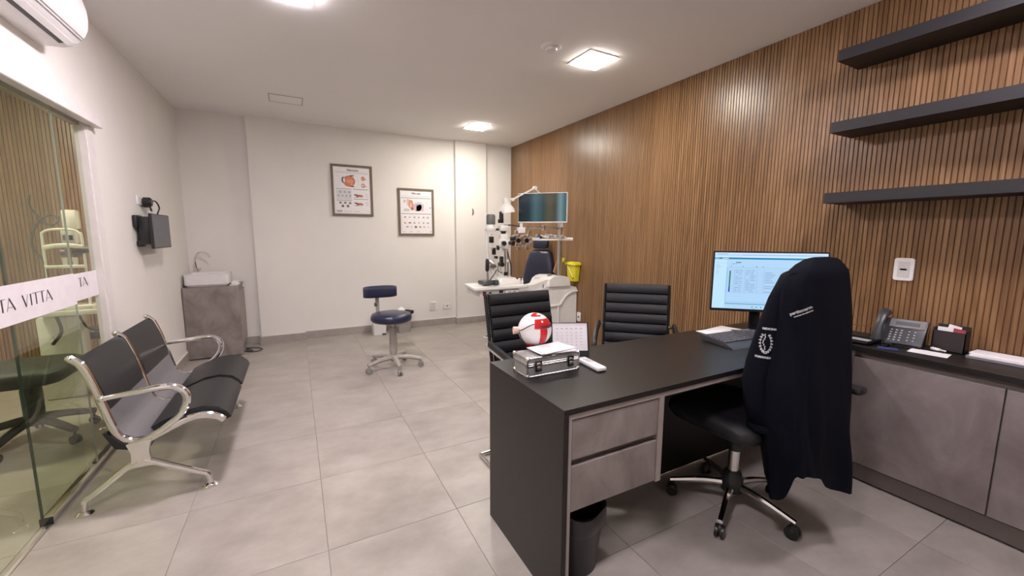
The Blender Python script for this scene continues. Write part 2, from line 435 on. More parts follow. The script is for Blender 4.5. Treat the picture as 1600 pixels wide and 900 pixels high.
# adjoining room
struct('wall_adjoining', MB().box(AX-.1, YF, 0, AX, YB, H), PAINT)
wa = struct('wall_adjoining_back', MB().box(AX, YB-.010, 0, XL-.050, YB+.1, H), WOODBACK)
x = XL-.14; sl2 = None
while x-.03 > AX+.05:
    if sl2 is None: sl2 = MB().box(-.0118, 0, 0, .0118, .015, H, .0015, 1).build('slat', WOOD, wa); o = sl2
    else: o = sl2.copy(); C.objects.link(o)
    o.location = (x-.015, YB-.024, 0); x -= .03
struct('wall_adjoining_front', MB().box(AX, 1.2, 0, XL-.050, 1.3, H), PAINT)

# ------------------------------------------------------------------ ceiling fittings
def panel_light(cx, cy, strength, col, label, group):
    t = thing('ceiling_light', label, 'ceiling light', (cx, cy, H), 0, group)
    m = bpy.data.materials.new('led_diffuser'); m.use_nodes = True; b = m.node_tree.nodes['Principled BSDF']
    b.inputs['Base Color'].default_value = (.9, .9, .9, 1); b.inputs['Emission Color'].default_value = (*col, 1); b.inputs['Emission Strength'].default_value = strength
    f = MB(); a = .140; c = .128
    for q in ((-a, -a, a, -c), (-a, c, a, a), (-a, -c, -c, c), (c, -c, a, c)): f.box(q[0], q[1], -.006, q[2], q[3], 0)
    f.build('frame', WHITEM, t); MB().box(-c, -c, -.012, c, c, -.001).build('diffuser', m, t, smooth=0)
    return t
PL = ['square ceiling light above the desk, beside the smoke detector', 'square ceiling light near the back wall above the exam chair',
      'square ceiling light cut off by the top of the picture', 'square ceiling light above the wall shelves', 'square ceiling light above the foreground floor']
for (cx, cy, st, col), lb in zip(PANELS, PL): panel_light(cx, cy, st, col, lb, 'square ceiling lights')
panel_light(*ADJ_PANEL, 'square ceiling light of the room behind the glass door', 'square ceiling lights')
t = thing('smoke_detector', 'round white smoke detector on the ceiling', 'smoke detector', (1.752, 2.700, H))
MB().lathe([(.074, 0), (.074, -.012), (.066, -.018), (.05, -.020)][::-1]).build('base', WHITEP, t)
MB().lathe([(.030, -.040), (.042, -.036), (.046, -.022)]).build('sensor_dome', WHITEP, t)
t = thing('access_hatch', 'small flush access hatch in the ceiling', 'hatch', (.0, 5.03, H))
MB().box(-.15, -.13, -.002, .15, .13, 0).build('hatch_panel', CEILP, t)
hm = MB()
for q in ((-.155, -.135, .155, -.130), (-.155, .130, .155, .135), (-.155, -.13, -.148, .13), (.148, -.13, .155, .13)): hm.box(q[0], q[1], -.004, q[2], q[3], 0)
hm.build('hatch_frame', ink('shadow_line', (.30, .27, .25)), t)

# ------------------------------------------------------------------ air conditioner
t = thing('air_conditioner', 'white split air conditioner high on left wall above glass door', 'air conditioner', (XL, 2.68, 2.35))
prof = [(0, 2.352), (.09, 2.356), (.118, 2.366), (.150, 2.392), (.178, 2.425), (.193, 2.462), (.199, 2.51), (.197, 2.56), (.185, 2.61), (.165, 2.64), (0, 2.645)]
MB().prism([(XL+a, b) for a, b in prof], 'y', 2.23, 3.13).build('casing', WHITEP, t, world=True, smooth=50)
MB().obox((XL+.105, 2.66, 2.3595), (.020, .80, .006), (0, math.radians(-18), 0)).build('air_slot', BLACKG, t, world=True)
MB().obox((XL+.128, 2.68, 2.369), (.030, .84, .006), (0, math.radians(-40), 0)).build('louver', WHITEP, t, world=True)
MB().obox((XL+.163, 2.68, 2.4055), (.0025, .9002, .003), (0, math.radians(-50), 0)).obox((XL+.1715, 2.68, 2.416), (.002, .9004, .002), (0, math.radians(-50), 0)).build('panel_seam', ink('seam', (.22, .2, .22)), t, world=True)

# ------------------------------------------------------------------ wall shelves
for zb, lb in ((1.590, 'lowest of three black floating shelves on the slatted wall'), (2.005, 'middle of three black floating shelves on the slatted wall'), (2.412, 'topmost of three black floating shelves on the slatted wall')):
    o = MB().box(-.25, -2.0, 0, 0, 0, .062, .001, 1).build('floating_shelf', CHARC)
    o.location = (XR, 1.357, zb); tag(o, lb, 'shelf', 'black floating shelves')

# ------------------------------------------------------------------ counter cabinet and worktop
cab = thing('wall_cabinet', 'long low concrete-look cabinet under the black counter', 'cabinet', (2.95, .2, 0))
MB().box(2.785, -1.0, .10, 3.13, 1.08, .748).build('body', TAUPED, cab, world=True)
MB().box(2.800, -1.0, .0, 3.13, 1.08, .012).build('floor_gap', BLACKP, cab, world=True)
MB().box(2.775, -1.0, .012, 3.13, 1.08, .098).build('plinth', TAUPED, cab, world=True)
MB().box(2.765, .503, .105, 2.786, 1.065, .716, .001, 1).build('door', CONC2, cab, world=True)
MB().box(2.765, -.20, .105, 2.786, .497, .716, .001, 1).build('door', CONC2, cab, world=True)
MB().box(2.765, -.95, .105, 2.786, -.206, .716, .001, 1).build('door', CONC2, cab, world=True)
MB().box(2.770, 1.068, .0, 3.13, 1.085, .748).build('end_panel', TAUPE, cab, world=True)
o = MB().box(2.758, -1.0, .750, 3.139, 1.088, .780, .001, 1).build('counter_top', BLACKL); tag(o, 'black worktop running along the slatted wall', 'worktop')

# ------------------------------------------------------------------ desk
desk = thing('desk', 'black office desk with concrete-look drawers in the foreground', 'desk', (1.9, 1.4, 0))
DX, DYF, DYB, DT = .785, 1.090, 1.700, .790
MB().box(DX, DYF, .768, 3.139, DYB, DT, .0008, 1).build('desk_top', BLACKL, desk, world=True)
MB().box(DX, DYF, 0, DX+.022, DYB, .768, .0008, 1).build('side_panel', BLACKL, desk, world=True)
MB().box(DX+.023, DYF+.004, 0, DX+.038, DYB-.004, .767).build('inner_side_panel', TAUPE, desk, world=True)
MB().box(DX+.038, DYF+.004, .748, 2.76, DYB-.004, .767).build('apron', TAUPE, desk, world=True)
MB().box(1.255, DYF+.004, .385, 1.280, DYB-.1, .748).build('drawer_side_panel', TAUPE, desk, world=True)
MB().box(DX+.038, DYF+.03, .385, 1.255, DYB-.1, .395).box(DX+.038, DYF+.034, .395, 1.255, DYF+.044, .748).build('drawer_carcass', mat('taupe_shadow_gap', (.17, .142, .128), .5), desk, world=True)
MB().box(DX+.042, DYF+.008, .592, 1.250, DYF+.026, .742, .001, 1).build('drawer', CONC, desk, world=True)
MB().box(DX+.042, DYF+.008, .390, 1.250, DYF+.026, .566, .001, 1).build('drawer', CONC, desk, world=True)
MB().box(1.280, 1.535, .014, 2.76, 1.553, .748).build('modesty_panel', BLACKL, desk, world=True)

# ------------------------------------------------------------------ wall plates
def plate(name, label, loc, face, wd, hg, kids=(), cat='outlet', group=None):
    """face: '-y' (back wall), '+x' (left wall), '-x' (right wall)"""
    rz = {'-y': 0, '+x': PI/2, '-x': -PI/2}[face]
    t = thing(name, label, cat, loc, rz, group)
    pr_ = [(x_, z_) for x_, z_, _ in rr(-wd/2, wd/2, -hg/2, hg/2, 0, 4, .014)]
    MB().loft([[(x_*k_, y_, z_*k_) for x_, z_ in pr_] for y_, k_ in ((0, 1), (-.007, 1), (-.010, .95))]).build('cover_plate', WHITEP, t)
    for nm, m, q in kids: MB().box(q[0], -.0125, q[1], q[2], -.009, q[3], .001, 1).build(nm, m, t)
    return t
SOFTW = mat('ivory_plastic', (.62, .60, .57), .4)
plate('wall_switch', 'white outlet plate on slatted wall above the desk phone', (XR-.0005, 1.020, 1.200), '-x', .092, .132, [('module', SOFTW, (-.026, -.045, .026, .045)), ('socket', DGREY, (-.016, -.006, .016, .006))])
plate('wall_switch', 'white double outlet plate low on the back wall', (1.808, YB, .308), '-y', .105, .130, [('module', SOFTW, (-.036, .004, .036, .048)), ('module', SOFTW, (-.036, -.048, .036, -.004))])
plate('wall_outlet', 'small white outlet plate low on the back wall beside the pilaster', (2.025, YB, .290), '-y', .115, .080, [('socket', DGREY, (-.004, -.010, .012, .012))])
plate('wall_outlet', 'white outlet on the slatted wall beside the exam unit', (XR-.0005, 4.09, .36), '-x', .07, .115, [('socket', DGREY, (-.012, -.010, .012, .010))])
o = MB().tube([(2.44, YB-.078, 1.78), (2.44, YB-.095, 1.745), (2.445, YB-.085, 1.715), (2.437, YB-.078, 1.69)], .008).build('wall_hook', BLACKP); tag(o, 'small dark hook on the back pilaster', 'hook')
# thermostat-like plate + plug on left wall
pl = plate('wall_outlet', 'white outlet plate on left wall with a black adapter plugged in', (XL, 4.42, 1.655), '+x', .13, .075, [('socket', SOFTW, (-.03, -.02, .03, .02))])

# ------------------------------------------------------------------ wall screen on bracket
t = thing('wall_display', 'small black wall-mounted screen on bracket left of the sink', 'screen', (XL, 4.45, 1.40))
MB().box(-1.012, 4.215, 1.265, -.992, 4.725, 1.545, .003, 1).build('housing', BLACKP, t, world=True)
MB().box(-.9925, 4.225, 1.275, -.9905, 4.715, 1.537).build('screen', mat('off_screen', (.085, .09, .105), .35), t, world=True)
MB().box(XL, 4.20, 1.43, XL+.03, 4.36, 1.53, .01).box(XL+.02, 4.24, 1.30, -1.012, 4.40, 1.52, .01).box(XL, 4.24, 1.28, XL+.04, 4.34, 1.33, .012).build('bracket', BLACKP, t, world=True)
FT = ink('faint', (.24, .25, .29))
text_part('lettering', 'ESTA', .085, frame((-.9900, 4.45, 1.465), (0, 1, 0), (0, 0, 1)), FT, t, spacing=1.5)
text_part('lettering', '1 A 1', .075, frame((-.9900, 4.46, 1.375), (0, 1, 0), (0, 0, 1)), FT, t, spacing=1.3)
t = thing('power_adapter', 'black power adapter plugged in above the wall screen', 'adapter', (XL+.01, 4.45, 1.655))
MB().lathe([(.030, .0), (.040, .008), (.040, .045), (.030, .058)], (XL+.012, 4.47, 1.645), 18, (1, 0, 0)).box(XL+.012, 4.44, 1.60, XL+.05, 4.50, 1.645, .01).build('plug_body', BLACKP, t, world=True)
MB().tube([(XL+.05, 4.50, 1.65), (XL+.07, 4.57, 1.66), (XL+.085, 4.60, 1.61), (XL+.09, 4.52, 1.56), (XL+.09, 4.46, 1.52)], .006).tube([(XL+.05, 4.46, 1.62), (XL+.06, 4.46, 1.58), (XL+.06, 4.49, 1.575), (XL+.05, 4.50, 1.61)], .004).build('cord', BLACKP, t, world=True)

# ------------------------------------------------------------------ posters
def poster(x0, x1, z0, z1, label, content):
    cx = (x0+x1)/2; t = thing('framed_poster', label, 'poster', (cx, YB, z0), 0, 'framed eye posters')
    wd = (x1-x0)/2; hg = z1-z0; b = .030; f = MB()
    f.box(-wd, -.022, 0, wd, 0, b, .002, 1).box(-wd, -.022, hg-b, wd, 0, hg, .002, 1).box(-wd, -.022, b, -wd+b, 0, hg-b, .002, 1).box(wd-b, -.022, b, wd, 0, hg-b, .002, 1)
    f.build('frame', FRAMEB, t)
    MB().box(-wd+b, -.012, b, wd-b, -.002, hg-b).build('print', PAPER, t)
    W = 2*(wd-b); Hh = hg-2*b
    def pt(u, v): return (-wd+b+u*W, b+v*Hh)     # v up
    cols = {}
    def disc(c, u, v, r, sx=1.0, sz=1.0, lay=0):
        m = cols.setdefault((c, lay), MB()); x, z = pt(u, v)
        yy = -.0125-.0004*lay
        m.bm.faces.new([m.bm.verts.new((x+r*W*sx*math.cos(a), yy, z+r*W*sz*math.sin(a))) for a in [2*PI*k/16 for k in range(16)]])
    def rect(c, u0, v0, u1, v1, lay=0):
        m = cols.setdefault((c, lay), MB()); a = pt(u0, v0); d = pt(u1, v1); yy = -.0125-.0004*lay
        m.quad([(a[0], yy, a[1]), (d[0], yy, a[1]), (d[0], yy, d[1]), (a[0], yy, d[1])])
    content(disc, rect, t, pt)
    for (c, lay), m in cols.items():
        o = m.build('printed_figure', ink('print_%02d%02d%02d' % tuple(int(v*99) for v in c), c), t, smooth=0); o['kind'] = 'stuff'
def glaucoma(disc, rect, t, pt):
    G = (.30, .30, .31); K = (.05, .045, .045); R = (.62, .20, .12); R2 = (.70, .33, .18); D = (.30, .07, .05); LB = (.45, .45, .47)
    x, z = pt(.52, .935)
    text_part('lettering', 'Glaucoma', .036, frame((t.location.x+x, YB-.0126, t.location.z+z), (1, 0, 0), (0, 0, 1)), INK, t, bold=.001)
    rect((.6, .58, .58), .05, .885, .95, .897); rect((.55, .5, .5), .07, .865, .93, .870)
    disc(D, .42, .70, .165, 1, .95, 1); disc(R, .42, .70, .150, 1, .95, 2); disc(R2, .44, .70, .10, 1, .6, 3); disc(K, .27, .72, .075, .7, 1.2, 0)
    disc((.75, .7, .68), .285, .72, .055, .55, 1.2, 4); disc((.8, .6, .55), .49, .635, .03, 1, .4, 4)
    for vv in (.80, .57): disc(D, .50, vv+.02, .07, 1, .25, 0)
    for vv in (.77, .62):
        disc(D, .80, vv, .062, .8, 1, 1); disc(R2, .795, vv, .050, .8, 1, 2); disc(R, .87, vv-.015, .028, 1, .5, 1)
    disc((.8, .7, .6), .80, .62, .026, 1, 1, 3)
    for k in range(7): rect((.62, .62, .62), .10, .60+.035*k, .17+.02*(k % 2), .605+.035*k); rect((.62, .62, .62), .62, .60+.035*k, .68, .605+.035*k)
    for a, v in ((.06, .525), (.52, .525), (.06, .275), (.52, .315)): rect(G, a, v, a+.41, v+.013)
    rect((.66, .66, .68), .06, .30, .47, .51)
    for k in range(3): disc(G, .17+.12*k, .465, .030, 1, 1, 1); disc(LB, .17+.12*k, .465, .018, 1, 1, 2)
    for k in range(4): disc(G, .12+.105*k, .385, .030, .8, 1, 1); disc(LB, .12+.105*k, .385, .018, 1, 1, 2)
    for q, (u, v) in enumerate([(.16, .235), (.29, .235), (.42, .23), (.22, .165), (.36, .165)]):
        disc(K, u, v, .038, 1, .75 if q < 3 else 1, 1); disc((.35, .17, .1), u+.01, v, .018, 1, .7, 2); disc((.6, .58, .55), u-.012, v+.005, .010, 1, 1, 3)
    for v in (.40, .22):
        rect(K, .54, v, .63, v+.025, 1); disc(D, .69, v-.01, .10, 1, .35, 1); disc(R2, .72, v-.025, .07, 1, .3, 2); disc(G, .60, v-.04, .07, 1, .15, 1)
        for k in range(5): rect((.55, .45, .45), .85, v-.04+.02*k, .94, v-.035+.02*k)
    rect((.45, .43, .43), .05, .03, .20, .075); rect((.55, .55, .56), .24, .045, .45, .055); rect((.5, .5, .52), .53, .045, .68, .055); rect((.5, .5, .52), .88, .045, .96, .052)
def dryeye(disc, rect, t, pt):
    G = (.28, .30, .29); K = (.05, .045, .045); O = (.62, .28, .14); PK = (.68, .45, .52); BR = (.30, .16, .10); BG = (.66, .55, .45)
    x, z = pt(.5, .935)
    text_part('lettering', 'Olho seco', .032, frame((t.location.x+x, YB-.0126, t.location.z+z), (1, 0, 0), (0, 0, 1)), INK, t, bold=.001)
    rect((.6, .58, .58), .06, .868, .94, .878); rect(G, .03, .82, .97, .834); rect(G, .03, .455, .97, .470)
    rect(PK, .50, .53, .74, .70, 1); disc(PK, .53, .62, .145, 1, .9, 1); disc((.60, .58, .68), .58, .715, .12, 1, .35, 2); disc((.55, .5, .6), .53, .665, .05, 1, .2, 3)
    disc(O, .33, .68, .085, .9, 1.6, 1); disc((.75, .5, .4), .33, .66, .05, .7, 1.8, 2); disc(BR, .37, .58, .05, .9, 1, 2); disc(BG, .25, .72, .09, .6, 1.2, 0)
    for k in range(4): disc(O, .22+.045*k, .78-.004*k, .018, 1, .8, 2)
    rect((.5, .5, .5), .10, .72, .17, .78, 1); rect((.55, .55, .53), .10, .52, .30, .56, 1); disc((.6, .6, .58), .2, .555, .09, 1, .5, 0)
    for v in (.745, .70, .64, .57): rect((.5, .5, .52), .78, v, .88, v+.006)
    rect(K, .92, .60, .96, .62)
    random.seed(3)
    for row, v in enumerate((.38, .25, .155)):
        for k in range(6):
            u = (.14 if row < 2 else .20)+.145*k*(1 if row < 2 else .93)
            c = random.choice([BR, O, BG, (.45, .42, .4), (.55, .5, .5)])
            disc(c, u, v, .042, random.uniform(.6, 1.1), random.uniform(.5, .9), 1); disc(random.choice([BG, (.7, .65, .62), BR]), u+.012, v+.006, .020, 1, .8, 2)
    rect((.70, .68, .70), .04, .06, .055, .42)
    for u in (.05, .28, .50, .92): rect((.45, .45, .48), u, .035, u+.09, .048)
poster(.462, .984, 1.632, 2.305, 'left framed eye poster titled Glaucoma on the back wall', glaucoma)
poster(1.325, 1.846, 1.372, 2.043, 'right, lower framed eye poster with pink diagram on the back wall', dryeye)
random.seed(11)

# ------------------------------------------------------------------ wash basin corner
t = thing('basin_cabinet', 'concrete-look basin cabinet in the left corner', 'cabinet', (-.84, 5.7, 0))
MB().box(-1.100, 5.475, .03, -.605, 5.955, .775).build('body', CONC, t, world=True)
MB().box(-1.100, 5.458, .015, -.592, 5.475, .805, .001, 1).build('front_panel', CONC, t, world=True)
MB().box(-.605, 5.475, .80, -.592, 5.955, .805).box(-.606, 5.50, .12, -.590, 5.955, .74).build('side_panel', TAUPE, t, world=True)
MB().box(-1.100, 5.475, .785, -.596, 5.955, .803).build('cabinet_top', CONC, t, world=True)
MB().box(-1.09, 5.49, 0, -.62, 5.95, .03).build('plinth', BLACKP, t, world=True)
t = thing('wash_basin', 'white rectangular countertop wash basin on the corner cabinet', 'basin', (-.88, 5.66, .805))
x0, x1, y0, y1 = -1.085, -.685, 5.49, 5.86
rings = []
MB().loft([rr(x0+.02, x1-.02, y0+.02, y1-.02, .805), rr(x0, x1, y0, y1, .83), rr(x0, x1, y0, y1, .94), rr(x0+.012, x1-.012, y0+.012, y1-.012, .944), rr(x0+.02, x1-.02, y0+.02, y1-.02, .936), rr(x0+.03, x1-.03, y0+.03, y1-.03, .85)]).build('bowl', CERAM, t, world=True)
t = thing('tap', 'chrome swan-neck tap behind the basin', 'tap', (-1.03, 5.87, .805))
MB().cyl((-1.03, 5.885, .805), (-1.03, 5.885, .95), .018).cyl((-1.03, 5.885, .95), (-1.03, 5.885, .99), .026, .02).build('tap_body', CHROME, t, world=True)
MB().tube([(-1.03, 5.885, .98), (-1.035, 5.88, 1.08), (-1.01, 5.86, 1.15), (-.96, 5.83, 1.175), (-.90, 5.80, 1.15), (-.88, 5.79, 1.115)], .011).build('spout', CHROME, t, world=True)
MB().cyl((-1.03, 5.885, .95), (-.985, 5.86, .985), .008).build('tap_lever', CHROME, t, world=True)
t = thing('paper_stack', 'small white tray and papers beside the basin', 'papers', (-.64, 5.62, .805))
MB().box(-.682, 5.50, .805, -.604, 5.74, .815, .002, 1).build('tray', WHITEP, t, world=True)
islands(MB().obox((-.64, 5.63, .824), (.07, .18, .014), (0, 0, .1), .003).obox((-.64, 5.64, .836), (.05, .14, .010), (0, .1, -.15), .002).build('folded_paper', PAPER, t, world=True))
o = MB().tube([(-.60, 5.60, .012), (-.55, 5.57, .010), (-.47, 5.55, .008), (-.42, 5.62, .008), (-.46, 5.70, .008), (-.56, 5.74, .012)], .006).obox((-.55, 5.60, .012), (.07, .03, .02), (0, 0, .2), .004).obox((-.57, 5.72, .012), (.05, .03, .02), (0, 0, -.2), .004).build('cable', DGREY); tag(o, 'dark cable looped on the floor beside the basin cabinet', 'cable')

# ------------------------------------------------------------------ waiting bench
bench = thing('waiting_bench', 'two-seat chrome waiting bench with black pads', 'bench', (-.76, 3.22, 0))
def side_profile(y, tip=True):
    return [(-.985, y, .792), (-.962, y, .772), (-.944, y, .745), (-.915, y, .650), (-.892, y, .55), (-.868, y, .44), (-.845, y, .365), (-.80, y, .330), (-.74, y, .325), (-.66, y, .360), (-.57, y, .398), (-.50, y, .407), (-.44, y, .392), (-.405, y, .362)]
shell = [(-.958, .765), (-.940, .74), (-.908, .65), (-.882, .55), (-.858, .44), (-.835, .375), (-.795, .345), (-.74, .342), (-.66, .376), (-.57, .412), (-.50, .420), (-.44, .404), (-.41, .375)]
Y = [2.65, 3.22, 3.79]
for k, y in enumerate(Y):
    MB().tube(side_profile(y), .0125, 8, 3, flat=1.5).sph((-.985, y, .792), .016).build('side_frame', CHROME, bench, world=True)
for k in range(2):
    a, b = Y[k]+.028, Y[k+1]-.028
    MB().ribbon(shell, -.004, 'y', a-.012, b+.012).build('seat_shell', MESHG, bench, world=True)
    bp_ = [(-.972, .782)]+[(p[0]+.004, p[1]+.003) for p in shell[:4]]+[(-.868, .47)]
    MB().ribbon(bp_, -.032, 'y', a, b).build('back_pad', LEATHER, bench, world=True, smooth=60)
    sp = [(p[0], p[1]+.004) for p in [(-.715, .350)]+shell[8:]]+[(-.398, .352)]
    MB().ribbon(sp, .026, 'y', a, b).build('seat_pad', LEATHER, bench, world=True, smooth=60)
for y, s in ((Y[0], -1), (Y[2], 1)):
    yy = y-.012*s*-1
    MB().tube([(-.888, yy, .578), (-.78, yy, .588), (-.66, yy, .598), (-.60, yy, .590), (-.562, yy, .555), (-.556, yy, .505), (-.585, yy, .445), (-.65, yy, .385), (-.74, yy, .335), (-.79, yy, .325)], lambda t: .0125+.006*math.sin(PI*t), 10, 4).sph((-.888, yy, .578), .017).build('armrest', CHROME, bench, world=True)
    MB().loft([[(-.815, yy-.016, .325), (-.715, yy-.016, .335), (-.715, yy+.016, .335), (-.815, yy+.016, .325)], [(-.800, yy-.013, .27), (-.730, yy-.013, .27), (-.730, yy+.013, .27), (-.800, yy+.013, .27)], [(-.805, yy-.016, .195), (-.720, yy-.016, .195), (-.720, yy+.016, .195), (-.805, yy+.016, .195)]]).build('post', CHROME, bench, world=True)
    for e, sgn in ((-1.0, -1), (-.49, 1)):
        L_ = MB().tube([(-.765+.015*sgn, yy, .225), (-.765+.07*sgn, yy, .190), ((-.765+e)/2+.0*sgn, yy, .150), (e-.045*sgn, yy, .095), (e-.008*sgn, yy, .070), (e, yy, .02)], lambda t: .017-.003*t, 10, 4)
        leg = L_.build('leg', CHROME, bench, world=True)
        MB().lathe([(.036, 0), (.036, .004), (.024, .014), (.012, .02)], (e, yy, 0), 20).build('foot', CHROME, leg, world=True)
MB().prism([(-.80, .335), (-.72, .335), (-.745, .255), (-.775, .255)], 'y', Y[0]+.02, Y[2]-.02).build('beam', BLACKP, bench, world=True)
MB().loft([[(-.90, 2.632, .40), (-.885, 2.632, .40), (-.885, 2.668, .40), (-.90, 2.668, .40)], [(-.86, 2.632, .31), (-.83, 2.632, .33), (-.83, 2.668, .33), (-.86, 2.668, .31)], [(-.78, 2.632, .285), (-.76, 2.632, .315), (-.76, 2.668, .315), (-.78, 2.668, .285)]]).build('underframe', BLACKP, bench, world=True)

# ------------------------------------------------------------------ swivel bases
def star_base(parent, cx, cy, R, a0, hub_z, m, caster_m, leg_r=.02, cast_r=.027, drop=.03, leg_end_z=.075, hub_r=.035, legname='leg'):
    for k in range(5):
        a = math.radians(a0+72*k); d = Vector((math.cos(a), math.sin(a), 0)); c = Vector((cx, cy, 0))
        L_ = MB().tube([c+d*.02+Vector((0, 0, hub_z)), c+d*R*.5+Vector((0, 0, (hub_z+leg_end_z)/2+.012)), c+d*(R+.01)+Vector((0, 0, leg_end_z))], lambda t: leg_r*(1-.3*t), 8, 4)
        leg = L_.build(legname, m, parent, world=True)
        e = c+d*R; n = Vector((-d.y, d.x, 0)); q = MB()
        for s in (-1, 1): q.cyl(e+n*s*.006+Vector((0, 0, cast_r)), e+n*s*.020+Vector((0, 0, cast_r)), cast_r, seg=16)
        q.cyl(e+Vector((0, 0, cast_r)), e+Vector((0, 0, leg_end_z-.004)), .007, seg=8); q.sph(e+Vector((0, 0, cast_r+.012)), cast_r*.8, 10, 6)
        q.build('caster', caster_m, leg, world=True)
    MB().lathe([(hub_r*.9, hub_z-.04), (hub_r, hub_z-.02), (hub_r, hub_z+.02), (hub_r*.7, hub_z+.035)], (cx, cy, 0), 20).build('hub', m, parent, world=True)

t = thing('doctor_stool', 'navy swivel stool with grey star base in the middle of the floor', 'stool', (.845, 4.22, 0))
SG = mat('stool_grey', (.36, .33, .30), .4)
star_base(t, .845, 4.22, .275, 198, .115, SG, mat('caster_grey', (.24, .23, .22), .4), .029, .030, leg_end_z=.085)
MB().lathe([(.026, .13), (.040, .18), (.040, .30), (.034, .38), (.034, .44)], (.845, 4.22, 0), 20).build('column', SG, t, world=True)
MB().lathe([(.018, .44), (.018, .50)], (.845, 4.22, 0), 14).build('gas_spring', STEEL, t, world=True)
MB().obox((.81, 4.25, .483), (.12, .10, .03), (0, 0, .3), .006).build('mechanism', STEEL, t, world=True)
MB().cyl((.86, 4.10, .475), (.95, 4.07, .475), .006).build('height_lever', STEEL, t, world=True)
MB().lathe([(.150, .497), (.188, .503), (.205, .525), (.205, .555), (.190, .580), (.150, .590), (.01, .592)], (.835, 4.22, 0), 40).build('seat', NAVY, t, world=True, smooth=60)
MB().tube([(.80, 4.30, .48), (.76, 4.42, .48), (.745, 4.46, .54), (.74, 4.47, .72)], .022, 8, 4, flat=.6).build('back_stem', SG, t, world=True)
islands(MB().cyl((.71, 4.46, .645), (.735, 4.46, .645), .020).build('knob', DGREY, t, world=True))
br = MB(); rings = []
for k in range(13):
    a = (k/12-.5)*1.15; px_ = .765+.34*math.sin(a)*.92; py_ = 4.36+.10*math.cos(a)-.03
    hz = .066*(1-.35*abs(k/12-.5)**4*16*.5); th = .030 if 0 < k < 12 else .018
    ring = []
    for j in range(12):
        b = 2*PI*j/12; cc, ss = math.cos(b), math.sin(b)
        ring.append((px_, py_+th*math.copysign(abs(cc)**.6, cc), .785+hz*math.copysign(abs(ss)**.6, ss)))
    rings.append(ring)
br.loft(rings).build('backrest', NAVY, t, world=True, smooth=60)

# ------------------------------------------------------------------ waste bins at the back wall
t = thing('waste_bin', 'grey waste bin with black liner behind the swivel stool', 'bin', (1.315, 5.80, 0))
MB().loft([rr(1.225, 1.400, 5.71, 5.89, 0, r=.03), rr(1.215, 1.415, 5.70, 5.90, .29, r=.03), rr(1.220, 1.410, 5.705, 5.895, .29, r=.03), rr(1.232, 1.395, 5.715, 5.885, .02, r=.03)]).build('body', GREYP, t, world=True)
MB().loft([rr(1.208, 1.425, 5.693, 5.907, .262, r=.03), rr(1.206, 1.428, 5.691, 5.909, .300, r=.03), rr(1.222, 1.408, 5.707, 5.893, .302, r=.03), rr(1.225, 1.405, 5.71, 5.89, .25, r=.03)]).box(1.405, 5.70, .27, 1.445, 5.76, .315, .008).build('bin_liner', BLACKP, t, world=True)
islands(MB().obox((1.28, 5.79, .315), (.10, .09, .004), (.5, -.5, .3)).obox((1.35, 5.80, .305), (.09, .08, .003), (-.3, .4, .7)).build('crumpled_paper', PAPER, t, world=True))
t = thing('paper_bag', 'white box-shaped bin standing left behind the swivel stool', 'bin', (.975, 5.80, 0))
MB().loft([rr(.89, 1.06, 5.74, 5.88, 0, r=.015), rr(.885, 1.065, 5.73, 5.885, .28, r=.015), rr(.895, 1.055, 5.74, 5.875, .28, r=.015), rr(.90, 1.05, 5.75, 5.87, .02, r=.015)]).build('body', WHITEP, t, world=True)
MB().box(1.0, 5.70, 0, 1.05, 5.735, .02, .004).build('pedal', DGREY, t, world=True)

# ------------------------------------------------------------------ visitor chairs
def visitor_chair(loc, rz, label):
    t = thing('visitor_chair', label, 'chair', loc, rz, 'visitor chairs behind the desk')
    W2 = .225
    # seat with ribs, back with ribs (local: faces -y)
    def ribs(p0, p1, n, thick, name):
        p0 = Vector(p0); p1 = Vector(p1); d = p1-p0; nn = Vector((-d.y, d.x)).normalized()
        pts = []
        for k in range(n):
            for q, h in ((0, .2), (.06, .75), (.25, .96), (.5, 1), (.75, .96), (.94, .75)):
                pts.append(p0+d*((k+q)/n)+nn*thick*h)
        pts.append(p1+nn*thick*.2)
        prof = [tuple(p) for p in pts]+[tuple(p1-nn*.010), tuple(p0-nn*.010)]
        MB().prism(prof, 'x', -W2+.012, W2-.012).build(name, LEATHER, t, smooth=50)
    ribs((.155, .475), (.290, 1.035), 8, .026, 'backrest')
    ribs((-.20, .470), (.175, .450), 5, .026, 'seat')
    for s in (-1, 1):
        MB().tube([(s*W2, -.215, .462), (s*W2, .10, .448), (s*W2, .160, .465), (s*W2, .205, .62), (s*W2, .30, 1.03)], .011, 8, 3).build('side_rail', BLACKP, t)
        MB().tube([(s*(W2+.035), .30, .015), (s*(W2+.035), -.15, .015), (s*(W2+.035), -.235, .05), (s*(W2+.035), -.225, .40), (s*(W2+.035), -.20, .62), (s*(W2+.035), -.10, .70), (s*(W2+.03), .19, .735), (s*(W2+.005), .235, .735)], .012, 8, 4).build('leg', CHROME, t)
        MB().tube([(s*(W2+.035), -.195, .60), (s*(W2+.035), -.165, .690), (s*(W2+.035), -.10, .722), (s*(W2+.035), .02, .742), (s*(W2+.033), .17, .758)], .021, 10, 4, flat=.75).build('armrest', BLACKP, t)
    islands(MB().cyl((-W2-.035, .30, .015), (W2+.035, .30, .015), .012).cyl((-W2-.035, -.10, .44), (W2+.035, -.10, .44), .010).build('cross_bar', CHROME, t))
    return t
visitor_chair((1.228, 1.925, 0), math.radians(1.5), 'ribbed black visitor chair behind the eyeball model')
visitor_chair((2.005, 1.985, 0), math.radians(-44), 'ribbed black visitor chair by the slatted wall')

